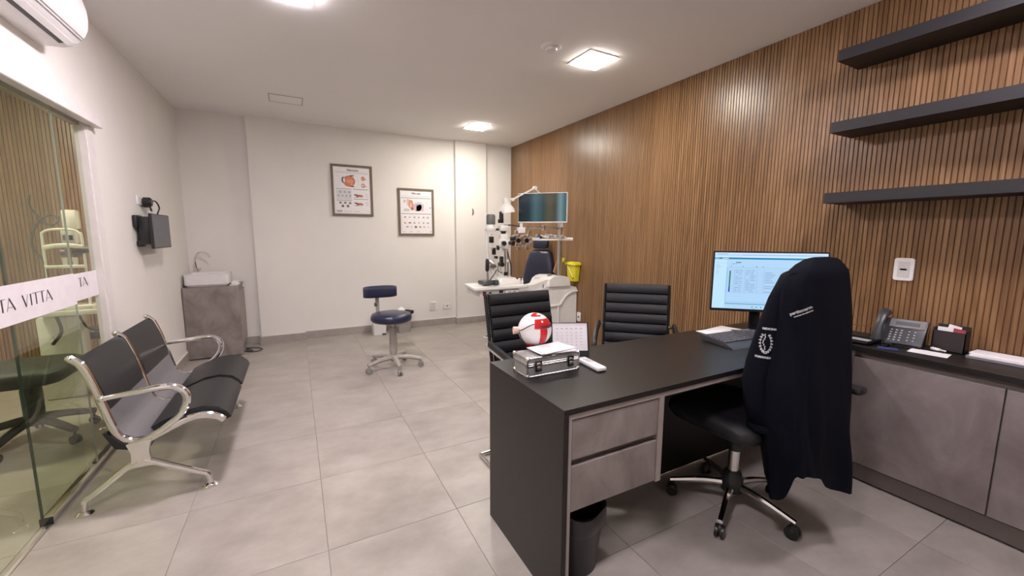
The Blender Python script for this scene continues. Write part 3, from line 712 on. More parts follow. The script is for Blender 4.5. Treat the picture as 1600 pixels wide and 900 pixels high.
# ------------------------------------------------------------------ office chair with jacket
oc = thing('office_chair', 'black swivel office chair with chrome star base at the desk', 'office chair', (1.92, 1.19, 0))
star_base(oc, 1.925, 1.19, .285, 205, .125, CHROME, BLACKP, .019, .030, leg_end_z=.082, hub_r=.045)
MB().lathe([(.050, .09), (.052, .15), (.040, .19), (.03, .20)], (1.925, 1.19, 0), 20).build('hub_cover', BLACKP, oc, world=True)
MB().lathe([(.033, .31), (.033, .35), (.020, .40), (.020, .47)], (1.925, 1.19, 0), 18).build('column_sleeve', BLACKP, oc, world=True)
MB().cyl((1.925, 1.19, .19), (1.925, 1.19, .32), .026).build('gas_column', CHROME, oc, world=True)
MB().box(1.82, 1.08, .42, 2.03, 1.30, .47, .012).build('tilt_mechanism', BLACKP, oc, world=True)
sr = []
for z, g in ((.462, .05), (.475, .015), (.51, 0), (.545, .01), (.56, .05)):
    sr.append(rr(1.655+g, 2.175-g, .96+g, 1.44-g, z, 5, .09))
MB().loft(sr).build('seat', LEATHER, oc, world=True, smooth=60)
bk = []
for z, a in ((.56, .14), (.62, .16), (.8, .165), (1.0, .155), (1.15, .13), (1.23, .10), (1.25, .07)):
    yc = .905-.012*max(0, (z-.6))/.7; bk.append(rr(1.93-a, 1.93+a, yc-.014, yc+.014, z, 3, .012))
MB().loft(bk).build('backrest', LEATHER, oc, world=True, smooth=60)
MB().tube([(2.10, 1.02, .46), (2.18, 1.00, .50), (2.215, .95, .60), (2.215, .92, .69)], .016, 8, 4, flat=1.6).box(2.18, .80, .680, 2.255, 1.02, .715, .014).build('armrest', BLACKP, oc, world=True)
# jacket
jk = thing('jacket', 'dark navy jacket with white embroidery hung over office chair', 'jacket', (1.93, .88, .25))
Ltab = [(1.296, 1.965, 2.40), (1.270, 1.90, 2.44), (1.22, 1.855, 2.48), (1.16, 1.83, 2.51), (1.08, 1.815, 2.55), (1.0, 1.805, 2.58), (.90, 1.79, 2.605), (.78, 1.765, 2.63), (.66, 1.765, 2.65), (.50, 1.80, 2.68), (.35, 1.85, 2.715), (.22, 1.88, 2.745)]
def interp(z):
    for (za, la, ra), (zb, lb, rb) in zip(Ltab, Ltab[1:]):
        if z >= zb:
            t = (za-z)/(za-zb); return la+(lb-la)*t, ra+(rb-ra)*t
    return Ltab[-1][1:]
def hem(deg):
    T = [(0, .30), (60, .34), (120, .36), (145, .33), (163, .235), (178, .25), (192, .335), (205, .41), (235, .405), (258, .375), (272, .285), (285, .262), (325, .262), (345, .28), (360, .30)]
    for (a, p), (b, q) in zip(T, T[1:]):
        if deg <= b: t = (deg-a)/(b-a); return p+(q-p)*t
def coat_pt(deg, z):
    th = math.radians(deg); l, r = interp(z)
    dep = .055+.045*min(1, max(0, (1.25-z)/.6)); cy_ = .905-.03*max(0, (1.0-z))
    # half-width and centre from silhouette ratios (l seen at y+dep, r seen at y-dep)
    xl = l*(cy_+dep*.75); xr = r*(cy_-dep*.75); cx = (xl+xr)/2; a = (xr-xl)/2*1.02
    if z > 1.25: dep *= 1-.55*((z-1.25)/.046)
    k = min(1, max(0, (1.22-z)/.75))
    fold = 1+k*(.055*math.sin(5*th+.6+2*z)+.035*math.sin(9*th+1.3-3*z)+.02*math.sin(15*th+6*z)) + .012*math.sin(7*th+11*z)
    c, s = math.cos(th), math.sin(th); e = .62
    return Vector((cx+a*math.copysign(abs(c)**e, c)*(1+(fold-1)*.45), cy_+dep*math.copysign(abs(s)**e, s)*(1+(fold-1)*2.2), z))
NA, NZ = 96, 44; body = MB(); rings = []
for j in range(NZ+1):
    f = j/NZ; ring = []
    for i in range(NA):
        deg = 360*i/NA; z1 = hem(deg); z = 1.296+(z1-1.296)*f
        p = coat_pt(deg, z); ring.append(p)
    rings.append(ring)
topc = Vector((1.925, .89, 1.303)); r0 = [topc+(p-topc)*.5+Vector((0, 0, .004)) for p in rings[0]]
body.loft([r0]+rings, caps=False)
body.bm.verts.ensure_lookup_table(); body.cap([body.bm.verts[i] for i in range(NA)])
bv = BVHTree.FromBMesh(body.bm)
body.build('jacket_body', COAT, jk, world=True, smooth=80)
sleeve = MB(); SC = [(1.825, .925, 1.235, .055), (1.815, .955, 1.14, .062), (1.802, .975, 1.03, .062), (1.785, .990, .93, .060), (1.762, 1.000, .84, .060), (1.745, 1.000, .76, .058), (1.745, .990, .67, .056), (1.765, .975, .57, .050)]
rs = []
for k, (x, y, z, r) in enumerate(SC):
    rs.append([(x+r*1.12*math.cos(a)*(1+.05*math.sin(3*a+k*1.9)), y+r*math.sin(a)*(1+.05*math.sin(4*a+k*2.3)), z+.012*math.sin(a*2+k)) for a in [2*PI*i/24 for i in range(24)]])
sleeve.loft(rs); bs = BVHTree.FromBMesh(sleeve.bm); sleeve.build('sleeve', COAT, jk, world=True, smooth=80)
cv = MB().lathe([(.062, 0), (.066, .015), (.060, .03)], (1.765, .975, .555), 20); cv.build('cuff', COAT, jk, world=True)
VD = Vector((.90, .43, -.08)).normalized()
def on_cloth(trees, org, ex, ey):
    def f(co):
        p = org+ex*co.x+ey*co.y; best = None
        for b in trees:
            h = b.ray_cast(p-VD*.5, VD)
            if h[0] is not None and (best is None or h[3] < best[1]): best = (h[0], h[3])
        q = best[0] if best else p
        return q-VD*(.0012+max(0, co.z))
    return f
ex0 = Vector((VD.y, -VD.x, 0)).normalized(); ez0 = Vector((0, 0, 1))
def at_cam(px, py, dist):
    d = r2*((px-800)/635.08)+u2*(-(py-450)/635.08)+f_; return Vector((0, 0, 1.39))+d*dist
def rotd(deg):
    a = math.radians(deg); return ex0*math.cos(a)+ez0*math.sin(a), -ex0*math.sin(a)+ez0*math.cos(a)
lx, ly = rotd(27)
TXT_O = Vector((1.815, .845, 1.083))-ex0*.042+ez0*.010
text_part('embroidered_lettering', 'partitocarm', .0165, None, EMBR, jk, extrude=.0003, bold=.0005, mapf=on_cloth([bv, bs], TXT_O, lx, ly))
text_part('embroidered_lettering', 'comercio de uniformes', .0072, None, EMBR, jk, extrude=.0003, bold=.0004, mapf=on_cloth([bv, bs], TXT_O-ly*.0145+lx*.003, lx, ly))
# laurel crest on the sleeve
crest = MB(); fm = on_cloth([bs], Vector((1.715, .965, .945)), *rotd(2))
def leaf(cx, cy, ang, L=.012, Wd=.0045):
    ca, sa = math.cos(ang), math.sin(ang)
    pts = [(-L/2, 0), (-L/6, Wd/2), (L/4, Wd/2), (L/2, 0), (L/4, -Wd/2), (-L/6, -Wd/2)]
    crest.bm.faces.new([crest.bm.verts.new(fm(Vector((cx+x*ca-y*sa, cy+x*sa+y*ca, 0)))) for x, y in pts])
for s in (-1, 1):
    for k in range(8):
        a = math.radians(-80+k*19); cx, cy = s*.019*math.cos(a), .038*math.sin(a)
        leaf(cx, cy, (a+PI/2) if s > 0 else (PI-a-PI/2)); leaf(cx*1.22, cy*1.15, (a+PI/2+.6) if s > 0 else (PI-a-PI/2-.6), .010)
for k in range(9):
    y = -.034+k*.0085; leaf(-.006+.004*math.sin(k*1.1), y, PI/2+.3*math.cos(k*1.1), .011, .004)
crest = crest.build('laurel_emblem', EMBR, jk, world=True, smooth=0); crest['kind'] = 'stuff'
text_part('embroidered_lettering', 'MEDICINA', .011, None, EMBR, jk, extrude=.0003, bold=.0008, mapf=on_cloth([bs], Vector((1.724, .960, .945))+ez0*.060, *rotd(2)))
text_part('embroidered_lettering', 'FORMANDOS', .011, None, EMBR, jk, extrude=.0003, bold=.0008, mapf=on_cloth([bs], Vector((1.714, .965, .945))-ez0*.062, *rotd(-1)))

# ------------------------------------------------------------------ desk bin
t = thing('waste_bin', 'black waste bin with liner under the desk drawers', 'bin', (.985, 1.27, 0))
MB().lathe([(.088, 0), (.118, .27), (.122, .275), (.112, .275), (.084, .01)], (.985, 1.27, 0), 32).build('body', BLACKP, t, world=True)
lp = MB(); R_ = []
for z, r in ((.275, .117), (.283, .125), (.27, .128), (.215, .126), (.205, .122)):
    R_.append([(.985+(r+.003*math.sin(5*a+z*60)+.002*math.sin(11*a))*math.cos(a), 1.27+(r+.003*math.sin(5*a+z*60))*math.sin(a), z+.008*math.sin(4*a)) for a in [2*PI*i/40 for i in range(40)]])
lp.loft(R_, caps=False).build('bin_liner', mat('bin_liner_film', (.035, .033, .036), .3), t, world=True)

# ------------------------------------------------------------------ desk items
# aluminium case
A = Vector((.838, 1.425, 0)); B = Vector((1.098, 1.425, 0))
cz = DT; t = thing('aluminium_case', 'small aluminium flight case at the desk corner', 'case', (.965, 1.475, cz))
cx0, cx1, cy0, cy1, cz1 = .828, 1.100, 1.420, 1.545, cz+.086
ALU = mat('ribbed_aluminium', (.60, .59, .58), .35, metal=.75, noise=(300, .12, (1, 1, .02)))
MB().box(cx0+.003, cy0+.003, cz+.002, cx1-.003, cy1-.003, cz+.052).build('lower_shell', ALU, t, world=True)
MB().box(cx0+.003, cy0+.003, cz+.054, cx1-.003, cy1-.003, cz1-.002).build('lid', ALU, t, world=True)
fr = MB()
for z in (cz, cz+.046, cz+.054, cz1-.007):
    fr.box(cx0, cy0, z, cx1, cy0+.006, z+.007, .001, 1).box(cx0, cy1-.006, z, cx1, cy1, z+.007, .001, 1).box(cx0, cy0, z, cx0+.006, cy1, z+.007, .001, 1).box(cx1-.006, cy0, z, cx1, cy1, z+.007, .001, 1)
fr.box(cx0, cy0, cz, cx0+.007, cy0+.007, cz1).box(cx1-.007, cy0, cz, cx1, cy0+.007, cz1).box(cx0, cy1-.007, cz, cx0+.007, cy1, cz1).box(cx1-.007, cy1-.007, cz, cx1, cy1, cz1)
fr.build('edge_trim', STEEL, t, world=True)
cr = MB()
for x in (cx0+.006, cx1-.006):
    for y in (cy0+.006, cy1-.006):
        cr.sph((x, y, cz1-.005), .011, 10, 6); cr.sph((x, y, cz+.008), .010, 10, 6)
islands(cr.build('corner_cap', CHROME, t, world=True))
for x in (cx0+.055, cx1-.050):
    MB().box(x-.016, cy0-.006, cz+.024, x+.016, cy0+.001, cz+.072, .002, 1).build('latch_plate', BLACKG, t, world=True)
    islands(MB().box(x-.010, cy0-.010, cz+.034, x+.012, cy0-.004, cz+.050, .002).box(x-.012, cy0-.011, cz+.054, x+.010, cy0-.004, cz+.066, .002).build('latch', CHROME, t, world=True))
PZ = cz1+.006
o = MB()
for k, (a, dx, dy) in enumerate(((.14, 0, 0), (.04, -.008, .004), (-.05, .004, -.002))):
    o.obox((.990+dx, 1.478+dy, PZ+.001+.0035*(2-k)), (.175, .120, .0022), (.0, 0, a), 0)
o = o.build('paper_sheets', PAPER); tag(o, 'loose white sheets on top of the aluminium case', 'papers')
# eyeball model
t = thing('eyeball_model', 'white eyeball model with red muscle bands behind the case', 'anatomical model', (.955, 1.60, DT))
ec = Vector((.972, 1.600, .950)); er = .079
MB().lathe([(.040, 0), (.040, .008), (.012, .014), (.010, .09)], (ec.x, ec.y, DT), 20).build('stand', BLACKP, t, world=True)
MB().sph(ec, er, 36, 24).build('globe', mat('glossy_white', (.80, .79, .78), .08), t, world=True)
def sphere_patch(m, name, a0, a1, b0, b1, off, na=14, nb=8, wob=0):
    """azimuth measured from -y toward +x, elevation"""
    q = MB(); G_ = []
    for i in range(na+1):
        row = []
        for j in range(nb+1):
            a = math.radians(a0+(a1-a0)*i/na); b = math.radians(b0+(b1-b0)*j/nb)
            a += wob*math.sin(j*.9)
            d = Vector((math.sin(a)*math.cos(b), -math.cos(a)*math.cos(b), math.sin(b))); row.append((q.bm.verts.new(ec+d*(er+off)), q.bm.verts.new(ec+d*(er-.003))))
        G_.append(row)
    for L_ in (0, 1):
        for i in range(na):
            for j in range(nb): q.bm.faces.new((G_[i][j][L_], G_[i+1][j][L_], G_[i+1][j+1][L_], G_[i][j+1][L_]))
    per = [(i, 0) for i in range(na)]+[(na, j) for j in range(nb)]+[(i, nb) for i in range(na, 0, -1)]+[(0, j) for j in range(nb, 0, -1)]
    for p, r in zip(per, per[1:]+per[:1]): q.bm.faces.new((G_[p[0]][p[1]][0], G_[r[0]][r[1]][0], G_[r[0]][r[1]][1], G_[p[0]][p[1]][1]))
    return q.build(name, m, t, world=True, smooth=60)
sphere_patch(RED, 'muscle_band', -12, 14, -42, 12, .003)
sphere_patch(RED, 'muscle_band', -32, 42, 14, 46, .0035)
sphere_patch(RED, 'muscle_band', -60, 10, 60, 82, .003)
sphere_patch(RED, 'muscle_band', -85, -35, -72, -46, .003)
sphere_patch(mat('dark_red_detail', (.16, .03, .04), .2), 'vessel_detail', -12, 40, 15, 23, .005, wob=.06)
def gc(pts, r=.0022):
    Q = []
    for a, b in pts:
        a = math.radians(a-30); b = math.radians(b); Q.append(ec+Vector((math.sin(a)*math.cos(b), -math.cos(a)*math.cos(b), math.sin(b)))*(er+.001))
    return Q
MB().tube(gc([(-75, 2), (-62, 2), (-45, 8), (-25, 20), (-5, 30), (5, 31)]), .0022).tube(gc([(-75, -2), (-62, -6), (-58, -25), (-52, -45), (-40, -60)]), .0022).build('nerve_line', BLACKP, t, world=True)
MB().cyl(ec+Vector((-.070, .018, .0)), ec+Vector((-.100, .026, .0)), .015, .018, 18).build('optic_nerve', mat('flesh_plastic', (.70, .50, .42), .35), t, world=True)
# desk calendar
t = thing('desk_calendar', 'white spiral desk calendar on a black stand behind the case', 'calendar', (1.19, 1.60, DT))
q0 = Vector((1.100, 1.635, DT)); q1 = Vector((1.262, 1.560, DT)); ax = (q1-q0).normalized(); nrm = Vector((ax.y, -ax.x, 0))
up = (Vector((0, 0, 1))*math.cos(.28)-nrm*math.sin(.28)).normalized(); out = ax.cross(up).normalized(); out = out if out.dot(nrm) > 0 else -out
Mc = Matrix(((ax.x, out.x, up.x, q0.x), (ax.y, out.y, up.y, q0.y), (ax.z, out.z, up.z, q0.z), (0, 0, 0, 1))); Wc = (q1-q0).length
MB().box(-.004, -.004, 0, Wc+.006, 0, .168, M=Mc).build('stand', BLACKP, t, world=True)
MB().box(.002, 0, .028, Wc-.002, .0025, .164, M=Mc).build('pages', PAPER, t, world=True)
wr_ = MB()
for k in range(22): wr_.cyl(Mc @ Vector((.006+k*(Wc-.012)/21, -.004, .160)), Mc @ Vector((.006+k*(Wc-.012)/21, .006, .158)), .0013, seg=6)
wr_ = wr_.build('spiral_binding', DGREY, t, world=True); wr_['kind'] = 'stuff'
cg = MB()
for k in range(6): cg.box(.020+k*.024, .0026, .136, .030+k*.024, .0029, .140, M=Mc)
for r in range(5):
    for k in range(6): cg.box(.022+k*.024, .0026, .056+r*.015, .028+k*.024, .0028, .059+r*.015, M=Mc)
cg = cg.build('printed_dates', ink('calendar_grey', (.42, .40, .46)), t, world=True, smooth=0); cg['kind'] = 'stuff'
# remote control
t = thing('remote_control', 'white remote control on the desk beside the case', 'remote', (1.165, 1.42, DT))
Mr = Matrix.Translation((1.172, 1.425, DT)) @ Matrix.Rotation(math.radians(-4), 4, 'Z')
MB().box(-.024, -.085, .004, .024, .085, .022, .006, 2, M=Mr).build('body', WHITEP, t, world=True)
MB().box(-.022, -.080, 0, .022, .080, .005, M=Mr).build('back_cover', DGREY, t, world=True)
kb = MB()
for r in range(4):
    for c in range(2): kb.box(-.012+c*.014, .0+r*.014, .0215, -.003+c*.014, .009+r*.014, .0232, M=Mr)
islands(kb.build('buttons', ink('button_grey', (.35, .34, .36)), t, world=True))
MB().box(-.016, .060, .0215, .016, .078, .0228, M=Mr).build('display', ink('lcd', (.50, .52, .50)), t, world=True)

# papers by keyboard
o = MB().obox((2.30, 1.585, DT+.003), (.21, .15, .004), (0, 0, -.10)).obox((2.37, 1.590, DT+.008), (.21, .15, .004), (0, 0, .14)).build('paper_sheets', PAPER); tag(o, 'loose white sheets behind the keyboard', 'papers')
# keyboard
t = thing('keyboard', 'black computer keyboard on the desk before the monitor', 'keyboard', (2.25, 1.38, DT))
Mk = Matrix.Translation((2.238, 1.385, DT+.006)) @ Matrix.Rotation(math.radians(-4), 4, 'Z') @ Matrix.Rotation(math.radians(3.5), 4, 'X')
KBM = mat('keyboard_plastic', (.045, .045, .052), .38)
MB().prism([(-.105, .0), (-.095, .006), (-.055, .018), (.100, .026), (.108, .018), (.108, .0)], 'x', -.215, .215).xf(Mk).build('body', KBM, t, world=True)
keys = MB(); KM = mat('key_plastic', (.10, .10, .115), .4)
for r in range(6):
    x = -.205; 
    while x < .195:
        wk = .0165 if not (r == 0 and -.10 < x < .0) else .09
        keys.box(x, -.045+r*.0225, .0195+r*.0008, x+wk-.003, -.045+r*.0225+.017, .0265+r*.0010, .0015, 1, M=Mk); x += wk+.003
o = keys.build('keys', KM, t, world=True); o['kind'] = 'stuff'
islands(MB().box(-.205, .085, -.006, -.17, .10, .004, M=Mk).box(.17, .085, -.006, .205, .10, .004, M=Mk).build('feet', BLACKP, t, world=True))

# computer monitor
t = thing('computer_monitor', 'black computer monitor on the desk showing a table', 'monitor', (2.50, 1.46, DT))
mA = Vector((2.214, 1.592, 0)); mB_ = Vector((2.664, 1.188, 0)); e1 = (mB_-mA).normalized(); nF = Vector((e1.y, -e1.x, 0)); nF = nF if nF.dot(-mA) > 0 else -nF
WM = (mB_-mA).length; MZ0, MZ1 = .940, 1.300; HM = MZ1-MZ0
Mm = Matrix(((e1.x, -nF.x, 0, mA.x), (e1.y, -nF.y, 0, mA.y), (0, 0, 1, MZ0), (0, 0, 0, 1)))   # x along, y back, z up
MB().box(0, 0, 0, WM, .012, HM, .002, 1, M=Mm).box(.08, .012, .05, WM-.08, .040, HM-.06, .008, 2, M=Mm).build('housing', BLACKP, t, world=True)
EXK = .95*2**-1.75
def screen_mat(name, col, s):
    m = bpy.data.materials.new(name); m.use_nodes = True; b = m.node_tree.nodes['Principled BSDF']; b.inputs['Base Color'].default_value = (.01, .01, .01, 1)
    b.inputs['Emission Color'].default_value = (*col, 1); b.inputs['Emission Strength'].default_value = s*EXK; b.inputs['Roughness'].default_value = .3; return m
SB = .009; sw = WM-2*SB; sh = HM-.022-SB
SCR = screen_mat('lit_screen', (.47, .72, 1.0), 1.0)
MB().box(SB, -.001, .022-.006, WM-SB, .001, HM-SB, M=Mm).build('screen', SCR, t, world=True)
sw = WM-2*SB; z0s, z1s = .016, HM-SB; sh = z1s-z0s
def ui(name, mm, rects, lay):
    q = MB()
    for u0, v0, u1, v1 in rects:      # u right, v down, fractions
        q.box(SB+u0*sw, -.001-.0003*lay, z1s-v1*sh, SB+u1*sw, -.001-.0003*lay+.0002, z1s-v0*sh, M=Mm)
    q = q.build(name, mm, t, world=True, smooth=0)
    if len(rects) > 1: q['kind'] = 'stuff'
ui('window_bar', screen_mat('screen_pale', (.62, .80, 1.0), 1.05), [(0, 0, 1, .03), (0, .055, 1, .085)], 1)
ui('title_bar', screen_mat('screen_blue', (.01, .30, .62), .8), [(0, .085, 1, .115)], 2)
ui('title_text', screen_mat('screen_white', (.8, .95, 1), 1.0), [(.01, .092, .022, .105), (.03, .092, .04, .105), (.07, .095, .13, .106)]+[(.86+.02*k, .09, .872+.02*k, .106) for k in range(6)], 3)
ui('sidebar', screen_mat('screen_side', (.52, .78, 1.0), 1.08), [(0, .115, .115, .99)], 1)
rows = [(.13, .30+.034*k, .80, .302+.034*k) for k in range(13)]+[(u, .30, u+.0015, .71) for u in (.125, .19, .23, .29, .33, .40, .46, .62)]
ui('table_lines', screen_mat('screen_line', (.30, .45, .72), .75), rows+[(.12, .26, .80, .263), (.12, .26, .122, .88), (.02, .18, .12, .182), (.12, .88, .80, .884)], 2)
random.seed(5)
words = []
for k in range(12):
    for u, wd in ((.20, .03), (.24, .025), (.30, .03), (.34, .05), (.47, .10)):
        if random.random() < .8: words.append((u, .308+.034*k, u+wd*random.uniform(.5, 1), .318+.034*k))
words += [(.02, .21+.02*k, .02+.05*random.uniform(.5, 1), .214+.02*k) for k in range(4)]+[(.02, .33, .05, .335), (.02, .37, .045, .375)]
words += [(.02, .02, .12, .028), (.25, .035, .95, .040), (.16, .19, .21, .20), (.38+.0, .985, .40, .995)]
ui('table_text', screen_mat('screen_text', (.33, .48, .78), .8), words, 3)
ui('menu_dots', screen_mat('screen_dark', (.05, .10, .16), .5), [(.20, .165, .245, .178), (.155, .235, .162, .245), (.262, .235, .270, .245), (.385, .235, .394, .248), (.445, .235, .453, .245)]+[(.37+.04*k, .955, .38+.04*k, .97) for k in range(6)], 3)
ui('status_green', screen_mat('screen_green', (.02, .30, .16), .6), [(.145, .32, .157, .61)], 4)
ui('status_blue', screen_mat('screen_royal', (.01, .04, .65), .8), [(.145, .61, .157, .70)], 4)
ui('footer_bar', screen_mat('screen_teal', (.08, .45, .60), .8), [(.12, .905, .80, .918)], 3)
st = MB(); sc_ = Mm @ Vector((WM*.42, .03, 0)); sx, sy = 2.452, 1.447
st.box(WM*.42-.03, .020, -.141, WM*.42+.03, .036, .12, .004, 1, M=Mm)
st.build('stand_neck', BLACKG, t, world=True)
MB().box(WM*.42-.10, .0, DT-MZ0, WM*.42+.10, .13, DT-MZ0+.010, .004, 1, M=Mm).build('stand_base', BLACKG, t, world=True)

# ------------------------------------------------------------------ counter items
# desk phone
t = thing('desk_phone', 'black corded desk phone with grey display on the counter', 'phone', (3.0, .95, .78))
pA = Vector((2.960, 1.003, .803)); pB = Vector((2.965, .862, .806)); pC = Vector((3.035, .980, .915)); ex = (pB-pA).normalized(); ey = (pC-pA); ey = (ey-ex*ey.dot(ex)); ph = ey.length; ey.normalize(); ez = ex.cross(ey)
if ez.dot(Vector((-1, 0, .5))) < 0: ez = -ez
Mp = Matrix(((ex.x, ey.x, ez.x, pA.x), (ex.y, ey.y, ez.y, pA.y), (ex.z, ey.z, ez.z, pA.z), (0, 0, 0, 1))); PW = (pB-pA).length
PH = mat('phone_plastic', (.035, .036, .042), .38)
MB().box(-.062, -.012, -.022, PW+.012, ph+.012, 0, .006, 2, M=Mp).build('body', PH, t, world=True)
MB().prism([(2.965, .781), (3.09, .781), (3.09, .86), (3.03, .87)], 'y', .87, 1.04).build('foot', PH, t, world=True)
MB().box(-.004, ph*.66, 0, PW+.006, ph+.006, .004, .001, 1, M=Mp).build('display_panel', mat('phone_silver', (.20, .195, .20), .4), t, world=True)
MB().box(.022, ph*.78, .004, PW-.020, ph*.93, .006, M=Mp).build('display', ink('phone_lcd', (.085, .09, .10)), t, world=True)
bt = MB()
for r in range(5):
    for c in range(3): bt.box(.008+c*.022, .006+r*.0155, 0, .016+c*.022, .0125+r*.0155, .003, M=Mp)
for r in range(4):
    for c in range(2): bt.box(.085+c*.024, .012+r*.018, 0, .092+c*.024, .018+r*.018, .003, M=Mp)
o = bt.build('keypad', ink('key_pale', (.42, .42, .46)), t, world=True); o['kind'] = 'stuff'
hs = MB(); ha = Mp @ Vector((-.036, -.008, .022)); hb = Mp @ Vector((-.034, ph+.035, .030))
hs.tube([ha+ez*-.012, ha+ey*.03+ez*.004, (ha+hb)/2+ez*.016, hb-ey*.03+ez*.006, hb-ez*.012], lambda q: .030-.008*math.sin(PI*q), 10, 4, flat=.75)
hs.build('handset', PH, t, world=True)
co_ = []
for k in range(90):
    a = k*.9; q = k/89; c = Vector((2.905+.03*math.sin(q*5), 1.045-.10*q+.02*math.sin(q*9), .795+.0*q)); co_.append(c+Vector((0, .010*math.cos(a), .010*math.sin(a))))
MB().tube(co_, .0035, 6, 1).build('coiled_cord', BLACKP, t, world=True)
o = MB().tube([(3.05, 1.06, .83), (3.08, 1.12, .845), (3.10, 1.22, .835), (3.11, 1.30, .795)], .003).build('phone_cable', ink('red_brown', (.16, .06, .03))); tag(o, 'thin reddish cable running from the desk phone along the wall', 'cable')
# letter tray with pad left of phone
t = thing('letter_tray', 'shallow black tray with a notepad beside the phone', 'tray', (2.86, 1.08, .79))
MB().box(2.80, 1.02, .7905, 2.93, 1.16, .794).box(2.80, 1.02, .794, 2.804, 1.16, .806).box(2.926, 1.02, .794, 2.93, 1.16, .806).box(2.80, 1.156, .794, 2.93, 1.16, .806).box(2.80, 1.02, .794, 2.93, 1.024, .806).build('tray', BLACKP, t, world=True)
MB().box(2.815, 1.04, .794, 2.90, 1.13, .799).build('notepad', ink('notepad', (.35, .34, .36)), t, world=True)
o = MB().obox((2.842, .950, .7812), (.060, .085, .0012), (0, 0, .35)).build('blue_card', ink('card_blue', (.035, .045, .16))); tag(o, 'small blue card lying on the counter before the phone', 'card')
o = MB().obox((2.925, .808, .7812), (.105, .150, .0012), (0, 0, .12)).build('paper_note', PAPER); tag(o, 'white note lying on the counter before the card organizer', 'paper')
t = thing('card_organizer', 'black mesh organizer holding cards on the counter', 'organizer', (3.06, .775, .78))
MO = mat('mesh_black', (.030, .022, .024), .5, noise=(600, .6))
MB().box(3.045, .712, .781, 3.050, .838, .890).box(3.110, .712, .781, 3.115, .838, .918).box(3.045, .712, .781, 3.115, .716, .905).box(3.045, .834, .781, 3.115, .838, .905).box(3.045, .712, .781, 3.115, .838, .785).build('mesh_basket', MO, t, world=True)
islands(MB().obox((3.070, .797, .880), (.002, .060, .055), (0, .1, 0)).obox((3.085, .770, .890), (.002, .050, .060), (.2, .1, 0)).build('cards', PAPER, t, world=True))
MB().obox((3.075, .745, .880), (.004, .050, .050), (.1, .1, 0)).build('red_card', ink('card_red', (.35, .05, .06)), t, world=True)
o = MB().lathe([(.004, 0), (.009, .006), (.009, .034), (.006, .038), (.004, .060)], (3.015, .830, .792), 14, (.15, -1, -.12)).build('eye_drop_bottle', WHITEP); tag(o, 'small white dropper bottle lying before the card organizer', 'bottle')
t = thing('paper_pile', 'pile of white papers at the right end of the counter', 'papers', (3.05, .58, .78))
MB().box(2.985, .30, .781, 3.125, .690, .793).build('folder', ink('clear_grey', (.22, .21, .23)), t, world=True)
MB().obox((3.055, .50, .797), (.13, .36, .008), (0, 0, .03)).obox((3.065, .51, .804), (.11, .35, .005), (0, 0, -.03)).build('sheets', PAPER, t, world=True)

# ------------------------------------------------------------------ ophthalmic unit
u = thing('refraction_unit', 'white ophthalmic refraction unit with instrument table by slatted wall', 'medical unit', (2.88, 4.25, 0))
MB().prism([(2.46, 0), (2.62, 0), (3.10, 0), (3.125, .02), (3.125, .72), (3.11, .742), (3.03, .745), (3.01, .80), (2.99, .852), (2.93, .870), (2.76, .875), (2.70, .84), (2.66, .77), (2.60, .735), (2.46, .72)], 'y', 4.13, 4.52).build('cabinet', WHITEM, u, world=True, smooth=40)
MB().prism([(2.685, .765), (3.005, .765), (2.985, .862), (2.93, .884), (2.76, .889), (2.70, .855)], 'y', 4.10, 4.46).build('console', WHITEM, u, world=True, smooth=40)
cp = MB()
for k in range(5): cp.obox((2.76+.045*k, 4.22+.05*(k % 3), .8915-.0006*k), (.028, .05, .003), (0, .03, .5))
islands(cp.build('control_buttons', DGREY, u, world=True))
MB().tube([(2.60, 4.118, .525), (2.80, 4.118, .525), (2.865, 4.118, .535), (2.90, 4.118, .575), (2.95, 4.118, .635), (3.02, 4.118, .675), (3.125, 4.118, .690)], .014, 8, 4).tube([(2.84, 4.118, .52), (2.845, 4.118, .30), (2.845, 4.118, .02)], .012, 8, 2).build('trim_moulding', WHITEM, u, world=True)
MB().loft([[(2.25, 4.15, .745), (2.25, 4.25, .745), (2.25, 4.25, .775), (2.25, 4.15, .775)], [(2.50, 4.14, .725), (2.50, 4.28, .725), (2.50, 4.28, .800), (2.50, 4.14, .800)], [(2.70, 4.14, .72), (2.70, 4.30, .72), (2.70, 4.30, .855), (2.70, 4.14, .855)]]).build('swing_arm', WHITEM, u, world=True)
MB().box(2.622, 4.136, .735, 2.632, 4.141, .80).build('arm_slot', DGREY, u, world=True)
MB().prism([(1.640, 3.905), (2.262, 3.905), (2.290, 3.93), (2.290, 4.34), (2.27, 4.36), (1.72, 4.36), (1.69, 4.34), (1.628, 3.93)], 'z', .808, .830).build('table_top', WHITEM, u, world=True)
MB().prism([(1.638, 3.903), (2.264, 3.903), (2.293, 3.93), (2.293, 4.33), (1.70, 4.35), (1.624, 3.93)], 'z', .800, .809).build('table_edge', ink('table_edge', (.33, .35, .32)), u, world=True)
MB().box(1.70, 3.93, .73, 2.18, 4.30, .80, .01).build('table_drawer', WHITEM, u, world=True)
MB().box(1.735, 3.925, .742, 1.775, 3.931, .785).build('power_switch', ink('switch_red', (.20, .03, .02)), u, world=True)
MB().cyl((1.82, 3.918, .762), (1.82, 3.931, .762), .016).box(1.93, 3.915, .740, 1.97, 3.931, .790).build('socket', BLACKP, u, world=True)
MB().box(2.00, 3.915, .728, 2.16, 3.931, .792, .003).build('outlet_strip', WHITEP, u, world=True)
islands(MB().box(2.03, 3.911, .745, 2.07, 3.916, .775).box(2.09, 3.911, .745, 2.13, 3.916, .775).build('outlet_module', GREYP, u, world=True))
